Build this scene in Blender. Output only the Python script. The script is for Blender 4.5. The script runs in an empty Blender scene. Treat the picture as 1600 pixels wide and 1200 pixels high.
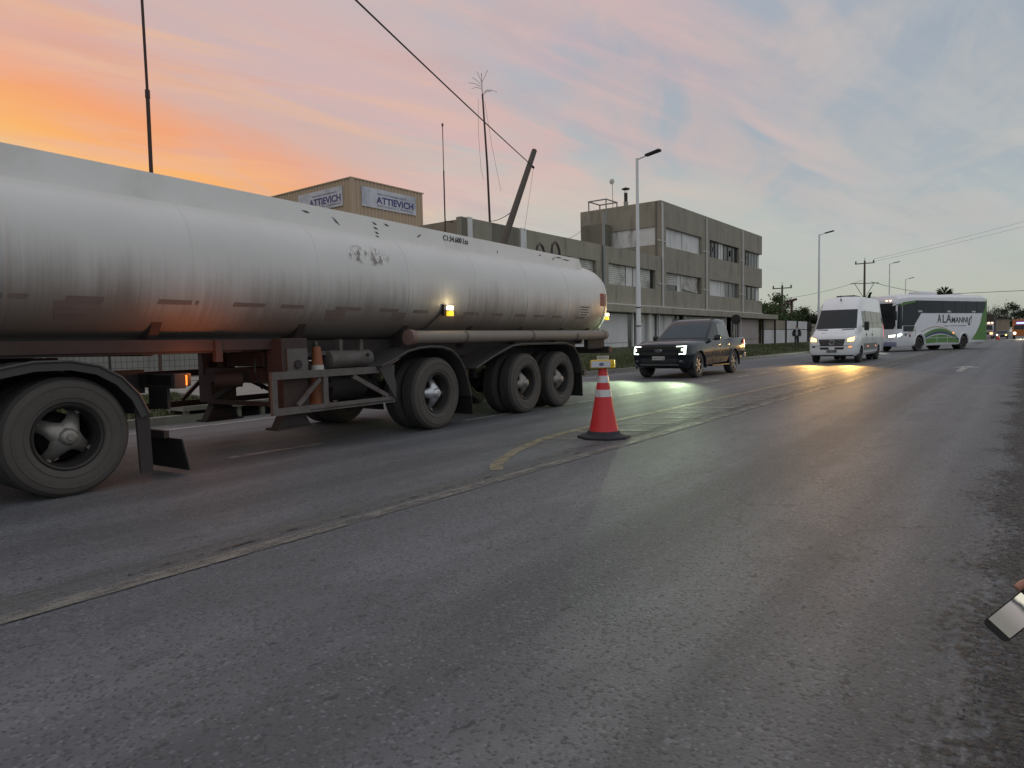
import bpy, bmesh, math, random
from mathutils import Vector, Matrix
from mathutils.bvhtree import BVHTree
from mathutils.geometry import tessellate_polygon
R = math.radians
rnd = random.Random(11)
scene = bpy.context.scene
col = scene.collection

# ------------------------------------------------------------------ camera
CAM_H = 1.22
YAW, PITCH, ROLL, FPX = 0.648873, 0.0616429, -0.021305, 1058.0
fwd = Vector((-math.sin(YAW)*math.cos(PITCH), math.cos(YAW)*math.cos(PITCH), -math.sin(PITCH)))
rt0 = Vector((math.cos(YAW), math.sin(YAW), 0)); up0 = rt0.cross(fwd)
crt = rt0*math.cos(ROLL)+up0*math.sin(ROLL); cup = -rt0*math.sin(ROLL)+up0*math.cos(ROLL)
cd = bpy.data.cameras.new('camera'); cam = bpy.data.objects.new('camera', cd); col.objects.link(cam)
cam.matrix_world = Matrix((
    (crt.x, cup.x, -fwd.x, 0), (crt.y, cup.y, -fwd.y, 0), (crt.z, cup.z, -fwd.z, CAM_H), (0, 0, 0, 1)))
cd.sensor_width = 36; cd.lens = 36*FPX/1600; cd.clip_end = 6000; cd.clip_start = 0.05
scene.camera = cam

# ------------------------------------------------------------------ view transform
vs = scene.view_settings
vs.view_transform = 'Standard'; vs.look = 'None'; vs.gamma = 1; vs.exposure = 0
try: vs.use_curve_mapping = False
except Exception: pass

def lin(c):
    o = []
    for v in c:
        v /= 255.0
        o.append(v/12.92 if v <= .04045 else ((v+.055)/1.055)**2.4)
    return (o[0], o[1], o[2], 1)

# ------------------------------------------------------------------ world: dusk sky
SUN_AZ = Vector((-0.978, 0.208))            # horizontal direction towards the sunset
world = bpy.data.worlds.new('World'); scene.world = world; world.use_nodes = True
nt = world.node_tree; nt.nodes.clear()
def WN(t, **kw):
    n = nt.nodes.new(t)
    for k, v in kw.items(): setattr(n, k, v)
    return n
def WL(a, b): nt.links.new(a, b)
def wmath(op, a, b=None, c=None, clamp=False):
    n = WN('ShaderNodeMath', operation=op); n.use_clamp = clamp
    for i, v in enumerate((a, b, c)):
        if v is None: continue
        if isinstance(v, (int, float)): n.inputs[i].default_value = v
        else: WL(v, n.inputs[i])
    return n.outputs[0]
def wsmooth(v, lo, hi):
    n = WN('ShaderNodeMapRange', interpolation_type='SMOOTHSTEP')
    WL(v, n.inputs[0]); n.inputs[1].default_value = lo; n.inputs[2].default_value = hi
    return n.outputs[0]
def wramp(v, stops):
    n = WN('ShaderNodeValToRGB'); e = n.color_ramp.elements
    e[0].position, e[0].color = stops[0][0], lin(stops[0][1]); e[1].position, e[1].color = stops[-1][0], lin(stops[-1][1])
    for p, c in stops[1:-1]:
        x = e.new(p); x.color = lin(c)
    WL(v, n.inputs[0]); return n.outputs[0]
def wmix(f, a, b):
    n = WN('ShaderNodeMix', data_type='RGBA')
    if isinstance(f, (int, float)): n.inputs[0].default_value = f
    else: WL(f, n.inputs[0])
    for s, v in ((n.inputs[6], a), (n.inputs[7], b)):
        if isinstance(v, tuple): s.default_value = v
        else: WL(v, s)
    return n.outputs[2]
tc = WN('ShaderNodeTexCoord'); sep = WN('ShaderNodeSeparateXYZ'); WL(tc.outputs['Generated'], sep.inputs[0])
dx, dy, dz = sep.outputs
hor = wmath('SQRT', wmath('ADD', wmath('MULTIPLY', dx, dx), wmath('MULTIPLY', dy, dy)))
hor = wmath('MAXIMUM', hor, .02)
caz = wmath('DIVIDE', wmath('ADD', wmath('MULTIPLY', dx, SUN_AZ.x), wmath('MULTIPLY', dy, SUN_AZ.y)), hor)
ez = wmath('MAXIMUM', dz, 0.0)
# cloud coordinates on a flat cloud deck
dd = wmath('ADD', ez, .12)
cx = wmath('DIVIDE', dx, dd); cy = wmath('DIVIDE', dy, dd)
cmb = WN('ShaderNodeCombineXYZ'); WL(cx, cmb.inputs[0]); WL(cy, cmb.inputs[1])
def cloud(rot, scl, nscale, detail, rough, lo, hi, dist=.6, off=(0, 0, 0)):
    mp0 = WN('ShaderNodeMapping'); WL(cmb.outputs[0], mp0.inputs[0])
    mp0.inputs['Rotation'].default_value = (0, 0, rot)
    mp = WN('ShaderNodeMapping'); WL(mp0.outputs[0], mp.inputs[0])
    mp.inputs['Scale'].default_value = scl; mp.inputs['Location'].default_value = off
    nz = WN('ShaderNodeTexNoise'); nz.inputs['Scale'].default_value = nscale; nz.inputs['Detail'].default_value = detail
    nz.inputs['Roughness'].default_value = rough; nz.inputs['Distortion'].default_value = dist
    WL(mp.outputs[0], nz.inputs['Vector']); return wsmooth(nz.outputs['Fac'], lo, hi), nz.outputs['Fac']
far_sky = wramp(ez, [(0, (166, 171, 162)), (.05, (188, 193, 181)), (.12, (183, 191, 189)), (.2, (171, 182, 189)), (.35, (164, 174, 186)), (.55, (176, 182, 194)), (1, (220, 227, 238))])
mid_sky = wramp(ez, [(0, (216, 222, 180)), (.09, (220, 222, 188)), (.16, (212, 214, 196)), (.24, (200, 199, 194)), (.34, (184, 184, 191)), (.55, (182, 184, 197)), (1, (220, 227, 238))])
ang = wmath('ARCCOSINE', wmath('MINIMUM', wmath('MAXIMUM', caz, -1), 1))
ez_t = wmath('ADD', ez, wmath('MULTIPLY', wmath('SUBTRACT', ang, .07), .26))   # the lit deck tips down away from the glow
sun_sky = wramp(ez_t, [(0, (255, 220, 130)), (.19, (254, 212, 134)), (.235, (254, 200, 120)), (.275, (253, 180, 108)), (.32, (247, 168, 122)), (.365, (222, 178, 164)), (.43, (200, 182, 182)), (.7, (198, 196, 204)), (1, (220, 227, 238))])
_, wob = cloud(.25, (.5, 1.6, 1), .9, 4, .5, .3, .7)
angw = wmath('ADD', ang, wmath('MULTIPLY', wmath('SUBTRACT', wob, .5), .45))
f_mid = wsmooth(angw, R(62), R(34))
f_sun = wsmooth(angw, R(46), R(17))
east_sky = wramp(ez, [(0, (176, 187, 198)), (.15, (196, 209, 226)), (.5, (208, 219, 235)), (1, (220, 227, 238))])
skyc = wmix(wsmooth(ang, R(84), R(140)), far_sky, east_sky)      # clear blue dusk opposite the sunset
skyc = wmix(f_mid, skyc, mid_sky)
skyc = wmix(f_sun, skyc, sun_sky)
# pink lit cloud streaks high on the sunset side, grey cream ones elsewhere
c1, _ = cloud(R(14), (2.0, .48, 1), 1.2, 5, .52, .46, .64, .6, (2.2, .4, 0))
c2, _ = cloud(R(-12), (2.0, .85, 1), 1.5, 5, .55, .38, .64, .9, (1.3, 5.1, 0))
fp = wmath('MULTIPLY', wsmooth(ang, R(76), R(46)), wsmooth(ez, .10, .26))
pinkc = wmix(fp, lin((194, 193, 192)), lin((228, 184, 180)))
lowfade = wsmooth(ez, .03, .16)
calm = wmath('SUBTRACT', 1.0, wmath('MULTIPLY', f_sun, .5))
skyc = wmix(wmath('MULTIPLY', wmath('MULTIPLY', c1, calm), wmath('MULTIPLY', lowfade, .85)), skyc, pinkc)
c2c = wmix(fp, lin((191, 190, 188)), lin((210, 184, 182)))
skyc = wmix(wmath('MULTIPLY', wmath('MULTIPLY', c2, calm), wmath('MULTIPLY', lowfade, .75)), skyc, c2c)
# fine cirrus combed through all of it
c4, _ = cloud(R(16), (2.6, .55, 1), 1.7, 5, .55, .46, .70, .9, (4.4, 1.7, 0))
c4c = wmix(f_sun, wmix(fp, lin((200, 199, 196)), lin((238, 188, 178))), lin((254, 194, 130)))
skyc = wmix(wmath('MULTIPLY', wmath('MULTIPLY', c4, lowfade), .34), skyc, c4c)
c5, _ = cloud(R(20), (2.6, .6, 1), 1.5, 6, .6, .50, .70, .9, (8.4, 3.7, 0))
c5c = wmix(f_sun, wmix(fp, lin((160, 170, 180)), lin((178, 174, 188))), lin((236, 158, 122)))
skyc = wmix(wmath('MULTIPLY', wmath('MULTIPLY', c5, lowfade), .30), skyc, c5c)
# pale band of cloud low over the road
c3, _ = cloud(R(0), (.8, .25, 1), .9, 4, .5, .45, .62, .4, (7.2, 1.0, 0))
b3 = wmath('MULTIPLY', wmath('MULTIPLY', wsmooth(ez, .06, .13), wsmooth(ez, .27, .19)), c3)
skyc = wmix(wmath('MULTIPLY', b3, .6), skyc, wmix(f_mid, lin((196, 198, 190)), lin((224, 206, 186))))
nish = WN('ShaderNodeTexSky'); nish.sky_type = 'NISHITA'; nish.sun_disc = False
nish.sun_elevation = R(2.0); nish.sun_rotation = math.atan2(SUN_AZ.x, SUN_AZ.y)
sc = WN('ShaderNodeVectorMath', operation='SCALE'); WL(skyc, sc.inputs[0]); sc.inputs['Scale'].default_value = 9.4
ns = WN('ShaderNodeVectorMath', operation='SCALE'); WL(nish.outputs[0], ns.inputs[0]); ns.inputs['Scale'].default_value = .06
ad = WN('ShaderNodeVectorMath', operation='ADD'); WL(sc.outputs[0], ad.inputs[0]); WL(ns.outputs[0], ad.inputs[1])
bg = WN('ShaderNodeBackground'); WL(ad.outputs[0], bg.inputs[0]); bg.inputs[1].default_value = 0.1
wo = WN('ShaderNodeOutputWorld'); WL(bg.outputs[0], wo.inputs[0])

# ------------------------------------------------------------------ the last warm light from where the sun went down
sd = bpy.data.lights.new('sun', 'SUN'); sd.energy = 0.35; sd.angle = R(14); sd.color = (1, .68, .42)
so = bpy.data.objects.new('sun', sd); col.objects.link(so)
so.rotation_euler = Vector((SUN_AZ.x*math.cos(R(4)), SUN_AZ.y*math.cos(R(4)), math.sin(R(4)))).to_track_quat('Z', 'Y').to_euler()
so.location = (-60, 12, 30)

# ------------------------------------------------------------------ materials
class MatB:
    def __init__(s, name):
        s.m = bpy.data.materials.new(name); s.m.use_nodes = True; s.t = s.m.node_tree
        s.b = s.t.nodes['Principled BSDF']; s.out = s.t.nodes['Material Output']
    def n(s, t, **kw):
        x = s.t.nodes.new(t)
        for k, v in kw.items(): setattr(x, k, v)
        return x
    def l(s, a, b): s.t.links.new(a, b)
    def math(s, op, a, b=None, clamp=False):
        x = s.n('ShaderNodeMath', operation=op); x.use_clamp = clamp
        for i, v in enumerate((a, b)):
            if v is None: continue
            if isinstance(v, (int, float)): x.inputs[i].default_value = v
            else: s.l(v, x.inputs[i])
        return x.outputs[0]
    def coord(s, scale=(1, 1, 1), kind='Object', loc=(0, 0, 0)):
        if not hasattr(s, 'tc'): s.tc = s.n('ShaderNodeTexCoord')
        mp = s.n('ShaderNodeMapping'); s.l(s.tc.outputs[kind], mp.inputs[0]); mp.inputs['Scale'].default_value = scale
        mp.inputs['Location'].default_value = loc
        return mp.outputs[0]
    def noise(s, scale, detail=4, rough=.55, vscale=(1, 1, 1), dist=0, kind='Object', loc=(0, 0, 0)):
        x = s.n('ShaderNodeTexNoise'); s.l(s.coord(vscale, kind, loc), x.inputs['Vector'])
        x.inputs['Scale'].default_value = scale; x.inputs['Detail'].default_value = detail
        x.inputs['Roughness'].default_value = rough; x.inputs['Distortion'].default_value = dist
        return x.outputs['Fac']
    def smooth(s, v, lo, hi):
        x = s.n('ShaderNodeMapRange', interpolation_type='SMOOTHSTEP'); s.l(v, x.inputs[0])
        x.inputs[1].default_value = lo; x.inputs[2].default_value = hi; return x.outputs[0]
    def mix(s, f, a, b):
        x = s.n('ShaderNodeMix', data_type='RGBA')
        if isinstance(f, (int, float)): x.inputs[0].default_value = f
        else: s.l(f, x.inputs[0])
        for k, v in ((x.inputs[6], a), (x.inputs[7], b)):
            if isinstance(v, tuple): k.default_value = v if len(v) == 4 else (*v, 1)
            else: s.l(v, k)
        return x.outputs[2]
    def color(s, v):
        if isinstance(v, tuple): s.b.inputs['Base Color'].default_value = v if len(v) == 4 else (*v, 1)
        else: s.l(v, s.b.inputs['Base Color'])
    def set(s, **kw):
        for k, v in kw.items():
            i = s.b.inputs[k.replace('_', ' ')]
            if isinstance(v, (int, float, tuple)): i.default_value = v
            else: s.l(v, i)
    def bump(s, h, strength=.3, dist=.01):
        x = s.n('ShaderNodeBump'); x.inputs['Strength'].default_value = strength; x.inputs['Distance'].default_value = dist
        s.l(h, x.inputs['Height']); s.l(x.outputs[0], s.b.inputs['Normal'])
def scl(c, k): return tuple(min(1, v*k) for v in c[:3])

def M(name, c, rough=.6, metal=0, var=.25, scale=6, bump=0, dirt=None, dirt_lo=.45, dirt_hi=.7, spec=.5, coat=0, fine=60):
    """plain surface: base colour with two scales of variation, optional dirt patches and fine relief"""
    b = MatB(name)
    n1 = b.noise(scale, 5, .6); k = b.mix(n1, scl(c, 1-var), scl(c, 1+var))
    n2 = b.noise(fine, 3, .6); k = b.mix(b.math('MULTIPLY', n2, var*.7), k, scl(c, .55))
    if dirt:
        k = b.mix(b.smooth(b.noise(scale*.6, 6, .65, loc=(3, 1, 7)), dirt_lo, dirt_hi), k, dirt)
    b.color(k); b.set(Metallic=metal, Specular_IOR_Level=spec)
    b.set(Roughness=b.math('ADD', b.math('MULTIPLY', n1, .03 if (coat or spec != .5) else .2), max(.02, rough-.1)))
    if coat: b.set(Coat_Weight=coat, Coat_Roughness=.06)
    if bump: b.bump(n2, bump, .006)
    return b.m

def glow(name, c, s):
    b = MatB(name); b.color(scl(c, .8)); b.set(Emission_Color=(*c[:3], 1), Emission_Strength=s, Roughness=.2)
    return b.m

def mat_asphalt(name, base, coarse=1.0, edge=None):
    b = MatB(name)
    n_big = b.noise(1.0, 5, .6, (.45, .035, 1)); n_lane = b.noise(1.0, 3, .5, (1.3, .012, 1), loc=(4, 0, 0))
    n_blot = b.noise(.8, 6, .65, (1, .45, 1))
    k = b.mix(n_big, scl(base, .72), scl(base, 1.3)); k = b.mix(b.smooth(n_lane, .38, .62), k, scl(base, .66))
    k = b.mix(b.math('MULTIPLY', b.smooth(n_blot, .52, .72), .55), k, (base[0]*1.3, base[1]*1.24, base[2]*1.15))
    vor = b.n('ShaderNodeTexVoronoi'); b.l(b.coord(), vor.inputs['Vector']); vor.inputs['Scale'].default_value = 78/coarse
    sp = b.n('ShaderNodeSeparateColor'); b.l(vor.outputs['Color'], sp.inputs[0])
    k = b.mix(b.math('MULTIPLY', b.smooth(sp.outputs[0], .84, .99), .7), k, scl(base, 1.42))
    n_p = b.noise(2.6, 5, .7, (1, .35, 1), loc=(1, 8, 0)); k = b.mix(b.math('MULTIPLY', b.smooth(n_p, .46, .64), .5), k, scl(base, .62))
    k = b.mix(b.math('MULTIPLY', b.smooth(sp.outputs[1], .70, .95), .75), k, scl(base, .4))
    # worn holes of the surface dressing, long flecks along the road
    hol = b.smooth(b.noise(16, 4, .6, (1, .5, 1), loc=(9, 2, 0)), .635, .685)
    k = b.mix(b.math('MULTIPLY', hol, .75), k, scl(base, .3))
    n_f = b.noise(160/coarse, 3, .6)
    # hairline cracks, here and there, and darker oil drips down the lane middles
    vc = b.n('ShaderNodeTexVoronoi'); vc.feature = 'DISTANCE_TO_EDGE'; vc.inputs['Scale'].default_value = .55
    wv = b.n('ShaderNodeVectorMath', operation='ADD'); b.l(b.coord((1, .55, 1)), wv.inputs[0]); wn = b.n('ShaderNodeTexNoise'); b.l(b.coord(), wn.inputs['Vector']); wn.inputs['Scale'].default_value = 2.2; wn.inputs['Detail'].default_value = 5
    ws = b.n('ShaderNodeVectorMath', operation='SCALE'); b.l(wn.outputs['Color'], ws.inputs[0]); ws.inputs['Scale'].default_value = .7; b.l(ws.outputs[0], wv.inputs[1]); b.l(wv.outputs[0], vc.inputs['Vector'])
    ck = b.math('MULTIPLY', b.smooth(vc.outputs['Distance'], .006, .0015), b.smooth(b.noise(.33, 3, .5, loc=(5, 5, 0)), .50, .60))
    k = b.mix(b.math('MULTIPLY', ck, .55), k, scl(base, .3))
    drip = b.math('MULTIPLY', b.smooth(b.noise(3.2, 4, .6, (1, .6, 1), loc=(2, 7, 0)), .60, .70), b.smooth(b.noise(1.0, 3, .5, (.55, .01, 1), loc=(0, 2, 0)), .46, .60))
    k = b.mix(b.math('MULTIPLY', drip, .4), k, scl(base, .45))
    b.color(k); b.set(Specular_IOR_Level=.5)
    b.set(Roughness=b.math('ADD', b.math('MULTIPLY', n_lane, .18), .56))
    h = b.math('ADD', b.math('MULTIPLY', vor.outputs['Distance'], -.9), n_f)
    h = b.math('SUBTRACT', h, b.math('MULTIPLY', hol, .6))
    b.bump(h, .6*min(coarse, 1.3), .008*coarse)
    if edge is not None:                    # ragged, thinning border: gone where x is small, whole further out
        sx = b.n('ShaderNodeSeparateXYZ'); b.l(b.coord(), sx.inputs[0])
        e = b.math('ADD', sx.outputs[0], b.math('MULTIPLY', b.math('SUBTRACT', b.noise(1.1, 4, .6), .5), .8))
        e = b.math('ADD', e, b.math('MULTIPLY', b.math('SUBTRACT', b.noise(22, 4, .7), .5), 1.3))
        tr = b.n('ShaderNodeBsdfTransparent'); mx = b.n('ShaderNodeMixShader')
        b.l(b.smooth(e, edge-.18, edge+.22), mx.inputs[0]); b.l(tr.outputs[0], mx.inputs[1]); b.l(b.b.outputs[0], mx.inputs[2]); b.l(mx.outputs[0], b.out.inputs[0])
    return b.m

def mat_marking(name, c, wear_lo, wear_hi, vs=(1, .5, 1), tone=1.0):
    b = MatB(name)
    n = b.noise(7, 6, .7, vs); n2 = b.noise(90, 3, .6)
    b.color(b.mix(n2, scl(c, .7), scl(c, 1.1))); b.set(Roughness=.6)
    tr = b.n('ShaderNodeBsdfTransparent'); mx = b.n('ShaderNodeMixShader')
    w = b.smooth(b.math('ADD', n, b.math('MULTIPLY', b.math('SUBTRACT', n2, .5), .45)), wear_lo, wear_hi)
    b.l(w, mx.inputs[0]); b.l(tr.outputs[0], mx.inputs[1]); b.l(b.b.outputs[0], mx.inputs[2]); b.l(mx.outputs[0], b.out.inputs[0])
    return b.m

def mat_concrete(name, base, stain=(.05, .047, .04), amount=.5, streak=True):
    b = MatB(name)
    n1 = b.noise(.7, 6, .65); k = b.mix(n1, scl(base, .72), scl(base, 1.25))
    n2 = b.noise(1.6, 6, .7, (1, 1, .22)); k = b.mix(b.math('MULTIPLY', b.smooth(n2, .48, .75), amount), k, stain)
    n3 = b.noise(28, 4, .6); k = b.mix(b.math('MULTIPLY', n3, .35), k, scl(base, .6))
    b.color(k); b.set(Roughness=.85); b.bump(n3, .25, .01); return b.m

def mat_tank():
    b = MatB('white_tank_paint')
    sx = b.n('ShaderNodeSeparateXYZ'); b.l(b.coord(), sx.inputs[0]); X, Y, Z = sx.outputs
    base = b.mix(b.noise(1.2, 5, .6), (.66, .635, .605), (.78, .755, .725))
    # road film: thrown-up dirt clings to the belly and runs down the flanks in streaks
    st = b.noise(1.0, 5, .7, (.3, 17, .35)); st2 = b.noise(1.0, 4, .6, (.2, 4.2, .3), loc=(0, 3, 0))
    pat = b.noise(.9, 5, .6, (1, 1, .6), loc=(0, 8, 2))
    wig = b.math('ADD', b.math('MULTIPLY', b.math('SUBTRACT', st, .5), .34), b.math('MULTIPLY', b.math('SUBTRACT', pat, .5), .7))
    hz = b.smooth(b.math('ADD', Z, wig), 2.22, 1.46)
    k = b.mix(b.math('MULTIPLY', hz, .90), base, (.165, .132, .107))
    k = b.mix(b.math('MULTIPLY', b.math('MULTIPLY', b.smooth(st2, .5, .72), b.smooth(Z, 2.2, 1.85)), .32), k, (.15, .125, .105))
    # scraped patch, paint gone to rust
    def patch(y0, z0, ry, rz, thr, kk, rustc=(.07, .035, .022)):
        dy_ = b.math('DIVIDE', b.math('SUBTRACT', Y, y0), ry); dz_ = b.math('DIVIDE', b.math('SUBTRACT', Z, z0), rz)
        r2 = b.math('ADD', b.math('MULTIPLY', dy_, dy_), b.math('MULTIPLY', dz_, dz_))
        inside = b.smooth(r2, 1.0, .35); nn = b.noise(9, 6, .8, (1, 1.4, .6), dist=.5)
        msk = b.math('MULTIPLY', inside, b.smooth(nn, thr, thr+.05)); near = b.smooth(X, -1.3, -1.2)
        return b.mix(b.math('MULTIPLY', b.math('MULTIPLY', msk, near), .72), kk, rustc)
    k = patch(6.30, 2.37, .44, .15, .50, k); k = patch(12.0, 2.32, .16, .16, .57, k); k = patch(8.9, 2.4, .3, .1, .62, k)
    b.color(k); b.set(Roughness=b.math('ADD', b.math('MULTIPLY', hz, .3), .33), Specular_IOR_Level=.45)
    return b.m

def mat_leaf(name, c):
    b = MatB(name); oi = b.n('ShaderNodeNewGeometry')
    k = b.mix(oi.outputs['Random Per Island'], scl(c, .5), scl(c, 1.6)); k = b.mix(b.noise(1.5, 4), k, scl(c, .7))
    b.color(k); b.set(Roughness=.65); return b.m

MT = {}
MT['asphalt'] = mat_asphalt('road_asphalt', (.150, .157, .171))
MT['coarse'] = mat_asphalt('coarse_shoulder_asphalt', (.058, .054, .053), 1.9, -.08)
MT['white_line'] = mat_marking('worn_white_paint', (.42, .41, .38), .34, .52)
MT['pale_line'] = mat_marking('worn_pale_paint', (.235, .226, .2), .30, .66)
MT['yellow_line'] = mat_marking('worn_yellow_paint', (.275, .24, .16), .16, .60)
MT['faint_line'] = mat_marking('nearly_gone_paint', (.27, .25, .20), .35, .55)
MT['tar'] = mat_marking('tar_crack', (.04, .038, .036), .54, .62, (1.2, .6, 1))
MT['dust'] = mat_marking('road_dust', (.215, .208, .185), .34, .86, (1, .25, 1))
MT['kerb'] = mat_concrete('kerb_concrete', (.26, .25, .22), amount=.4)
MT['path'] = mat_concrete('path_concrete', (.30, .285, .26), amount=.3)
MT['grass'] = None
MT['concrete'] = mat_concrete('olive_concrete', (.35, .318, .255), amount=.62)
MT['concrete_stained'] = mat_concrete('black_stained_concrete', (.20, .185, .145), (.02, .02, .018), .85)
MT['beige_concrete'] = mat_concrete('beige_concrete', (.32, .27, .21), amount=.5)
MT['white_panel'] = mat_concrete('white_panel', (.80, .79, .77), (.16, .15, .13), .45)
MT['mould_panel'] = mat_concrete('mouldy_white_panel', (.80, .79, .77), (.06, .057, .05), .95)
MT['white_wall'] = mat_concrete('white_wall', (.66, .65, .66), (.2, .18, .17), .35)
MT['pink_wall'] = mat_concrete('pale_rose_wall', (.46, .40, .385), (.16, .13, .12), .35)
MT['shutter'] = M('roller_shutter', (.62, .61, .57), .6, var=.12, scale=2, dirt=(.28, .26, .22))
MT['dark_window'] = M('dark_window_glass', (.035, .036, .038), .12, var=.5, scale=3)
MT['grey_window'] = M('dusty_window_glass', (.14, .145, .145), .25, var=.4, scale=2, dirt=(.06, .06, .06))
MT['white_trim'] = M('white_trim', (.62, .61, .58), .6, var=.15, scale=3)
MT['grey_metal'] = M('galvanised_metal', (.30, .30, .30), .5, .3, .2)
MT['rust_metal'] = M('rusty_metal', (.085, .05, .04), .75, .1, .4, 8, .3)
MT['dark_metal'] = M('dark_metal', (.035, .033, .032), .55, .2, .3)
MT['lamp_white'] = M('white_lamp_post_paint', (.80, .81, .82), .4, var=.06)
MT['box_panel'] = M('beige_corrugated_steel', (.50, .38, .265), .6, 0, .12, 2)
MT['sign_white'] = M('faded_sign_white', (.66, .66, .72), .5, var=.22, scale=1.4, dirt=(.36, .38, .45))
MT['sign_purple'] = M('sign_purple', (.055, .05, .20), .5, var=.2)
MT['sign_grey'] = M('sign_grey_letters', (.17, .17, .26), .5, var=.2)
MT['wood_pole'] = M('weathered_pole', (.115, .095, .08), .85, 0, .3, 5, .3)
MT['black_wire'] = M('black_cable', (.015, .015, .016), .6, var=.1)
MT['tank'] = mat_tank()
MT['board'] = M('white_board_paint', (.90, .87, .84), .45, 0, .08, 1.5, dirt=(.72, .69, .65), dirt_lo=.5, dirt_hi=.8)
MT['seam'] = M('dirty_weld', (.50, .475, .445), .6, var=.2)
MT['streak'] = M('grimy_strip', (.22, .17, .148), .7, var=.3, scale=5)
MT['rust'] = M('rust_red_frame', (.060, .036, .031), .7, .05, .35, 5, .2, dirt=(.05, .028, .022))
MT['frame_grey'] = M('dusty_grey_frame', (.14, .125, .115), .7, .05, .3, 4, .2, dirt=(.07, .045, .036))
MT['frame_dark'] = M('grimy_dark_frame', (.045, .036, .033), .75, .05, .35, 5, .2)
MT['fender'] = M('dusty_mudguard', (.062, .057, .055), .55, .1, .25, 3)
MT['tyre'] = M('dusty_tyre', (.062, .056, .052), .85, 0, .25, 8, .2)
MT['tyre_face'] = M('dusty_tyre_wall', (.098, .086, .076), .85, 0, .2, 6, .1)
MT['rim'] = M('dark_rim', (.05, .044, .04), .6, .4, .3)
MT['hub'] = M('worn_cast_hub', (.30, .28, .255), .42, .55, .3, 9, .2)
MT['hub_bright'] = M('bright_cast_hub', (.55, .56, .58), .3, .75, .15, 9)
MT['rubber'] = M('black_rubber', (.014, .0135, .013), .7, var=.3)
MT['pipe'] = M('dusty_pipe', (.235, .20, .17), .6, .1, .2, 4)
MT['pipe_cap'] = M('rose_pipe_cap', (.22, .14, .12), .6, .1, .2, 4)
MT['red_plate'] = M('faded_red_plate', (.33, .075, .045), .6, var=.3, scale=9)
MT['text_dark'] = M('faded_black_print', (.06, .06, .06), .6, var=.2)
MT['amber'] = glow('lit_amber_lens', (1, .50, .03), 1.6)
MT['amber_hot'] = glow('hot_white_lamp', (1, .93, .72), 4)
MT['orange_lamp'] = glow('lit_orange_lamp', (1, .26, .03), 1.8)
MT['cone_red'] = M('cone_red_plastic', (.64, .035, .04), .5, 0, .12, 5, .1, dirt=(.30, .05, .045), dirt_lo=.55, dirt_hi=.75)
MT['cone_band'] = M('reflective_band', (.62, .61, .62), .35, .1, .14, 30, dirt=(.30, .28, .27), dirt_lo=.52, dirt_hi=.7)
MT['cone_base'] = M('black_cone_base', (.022, .022, .028), .7, 0, .25, 9, .2)
MT['old_cone'] = M('dirty_orange_plastic', (.30, .10, .04), .6, 0, .35, 9)
MT['beacon_yellow'] = M('beacon_yellow', (.72, .48, .015), .4, 0, .08)
MT['beacon_white'] = M('beacon_white', (.62, .64, .68), .4, 0, .06)
MT['blue_badge'] = M('blue_badge', (.03, .06, .18), .4, 0, .1)
MT['plate_white'] = M('plate_white', (.52, .52, .50), .5, 0, .08)
MT['truck_paint'] = M('black_metallic_paint', (.007, .012, .018), .2, .0, .05, 3, spec=.3, coat=.4)
MT['black_trim'] = M('black_trim_plastic', (.017, .017, .018), .55, 0, .2)
MT['glass'] = M('tinted_glass', (.022, .027, .030), .10, 0, .1, spec=.35)
MT['bus_glass'] = M('dark_coach_glass', (.016, .018, .020), .14, 0, .1, spec=.15)
MT['screen_glass'] = M('windscreen_glass', (.035, .065, .08), .08, 0, .12, 2, spec=.28)
MT['shard'] = M('dirty_broken_glass', (.06, .058, .058), .3, 0, .4, 5)
MT['glass_sky_tone'] = M('painted_sky_reflection_glass', (.16, .19, .20), .08, 0, .1, spec=.8)  # pale base colour paints the sky's reflection into opaque side glass
MT['chrome'] = M('chrome', (.55, .55, .56), .2, .9, .08)
MT['alloy'] = M('alloy_wheel', (.40, .38, .36), .3, .85, .1)
MT['led_white'] = glow('led_headlight', (.80, 1, .82), 4)
MT['warm_head'] = glow('halogen_headlight', (1, .58, .18), 4)
MT['cool_head'] = glow('coach_headlight', (.93, 1, .86), 4.5)
MT['roof_lamp'] = glow('roof_marker_lamp', (1, .62, .40), 4)
MT['tail_red'] = glow('tail_lamp', (1, .22, .25), .7)
MT['signal'] = glow('turn_signal', (1, .33, .10), 1.6)
MT['blue_light'] = glow('blue_beacon', (.18, .22, 1), 5)
MT['van_white'] = M('white_van_paint', (.82, .84, .86), .3, 0, .05, 2, coat=.6)
MT['van_grey'] = M('grey_lower_trim', (.20, .185, .18), .6, 0, .15)
MT['bus_white'] = M('white_coach_paint', (.78, .78, .81), .35, 0, .05, 2, coat=.5)
MT['bus_green'] = M('green_coach_film', (.085, .225, .03), .4, 0, .12, 2)
MT['bus_blue'] = M('navy_coach_film', (.045, .055, .14), .4, 0, .1)
MT['bus_gold'] = M('gold_coach_film', (.45, .37, .19), .4, 0, .1)
MT['bus_skirt'] = M('lavender_bumper', (.24, .25, .38), .5, 0, .1)
MT['skin'] = M('skin', (.42, .21, .15), .55, 0, .12, 12)
MT['hair'] = M('dark_hair', (.02, .016, .014), .7, 0, .3)
MT['jacket'] = M('black_jacket', (.018, .018, .021), .8, 0, .25)
MT['shirt'] = M('white_shirt', (.50, .50, .53), .8, 0, .1)
MT['trousers'] = M('dark_trousers', (.05, .047, .046), .8, 0, .2)
MT['bark'] = M('bark', (.07, .055, .042), .9, 0, .3, 8, .3)
MT['leaf'] = mat_leaf('leaf_green', (.055, .095, .022)); MT['leaf_dark'] = mat_leaf('dark_leaf', (.028, .045, .016))
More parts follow.
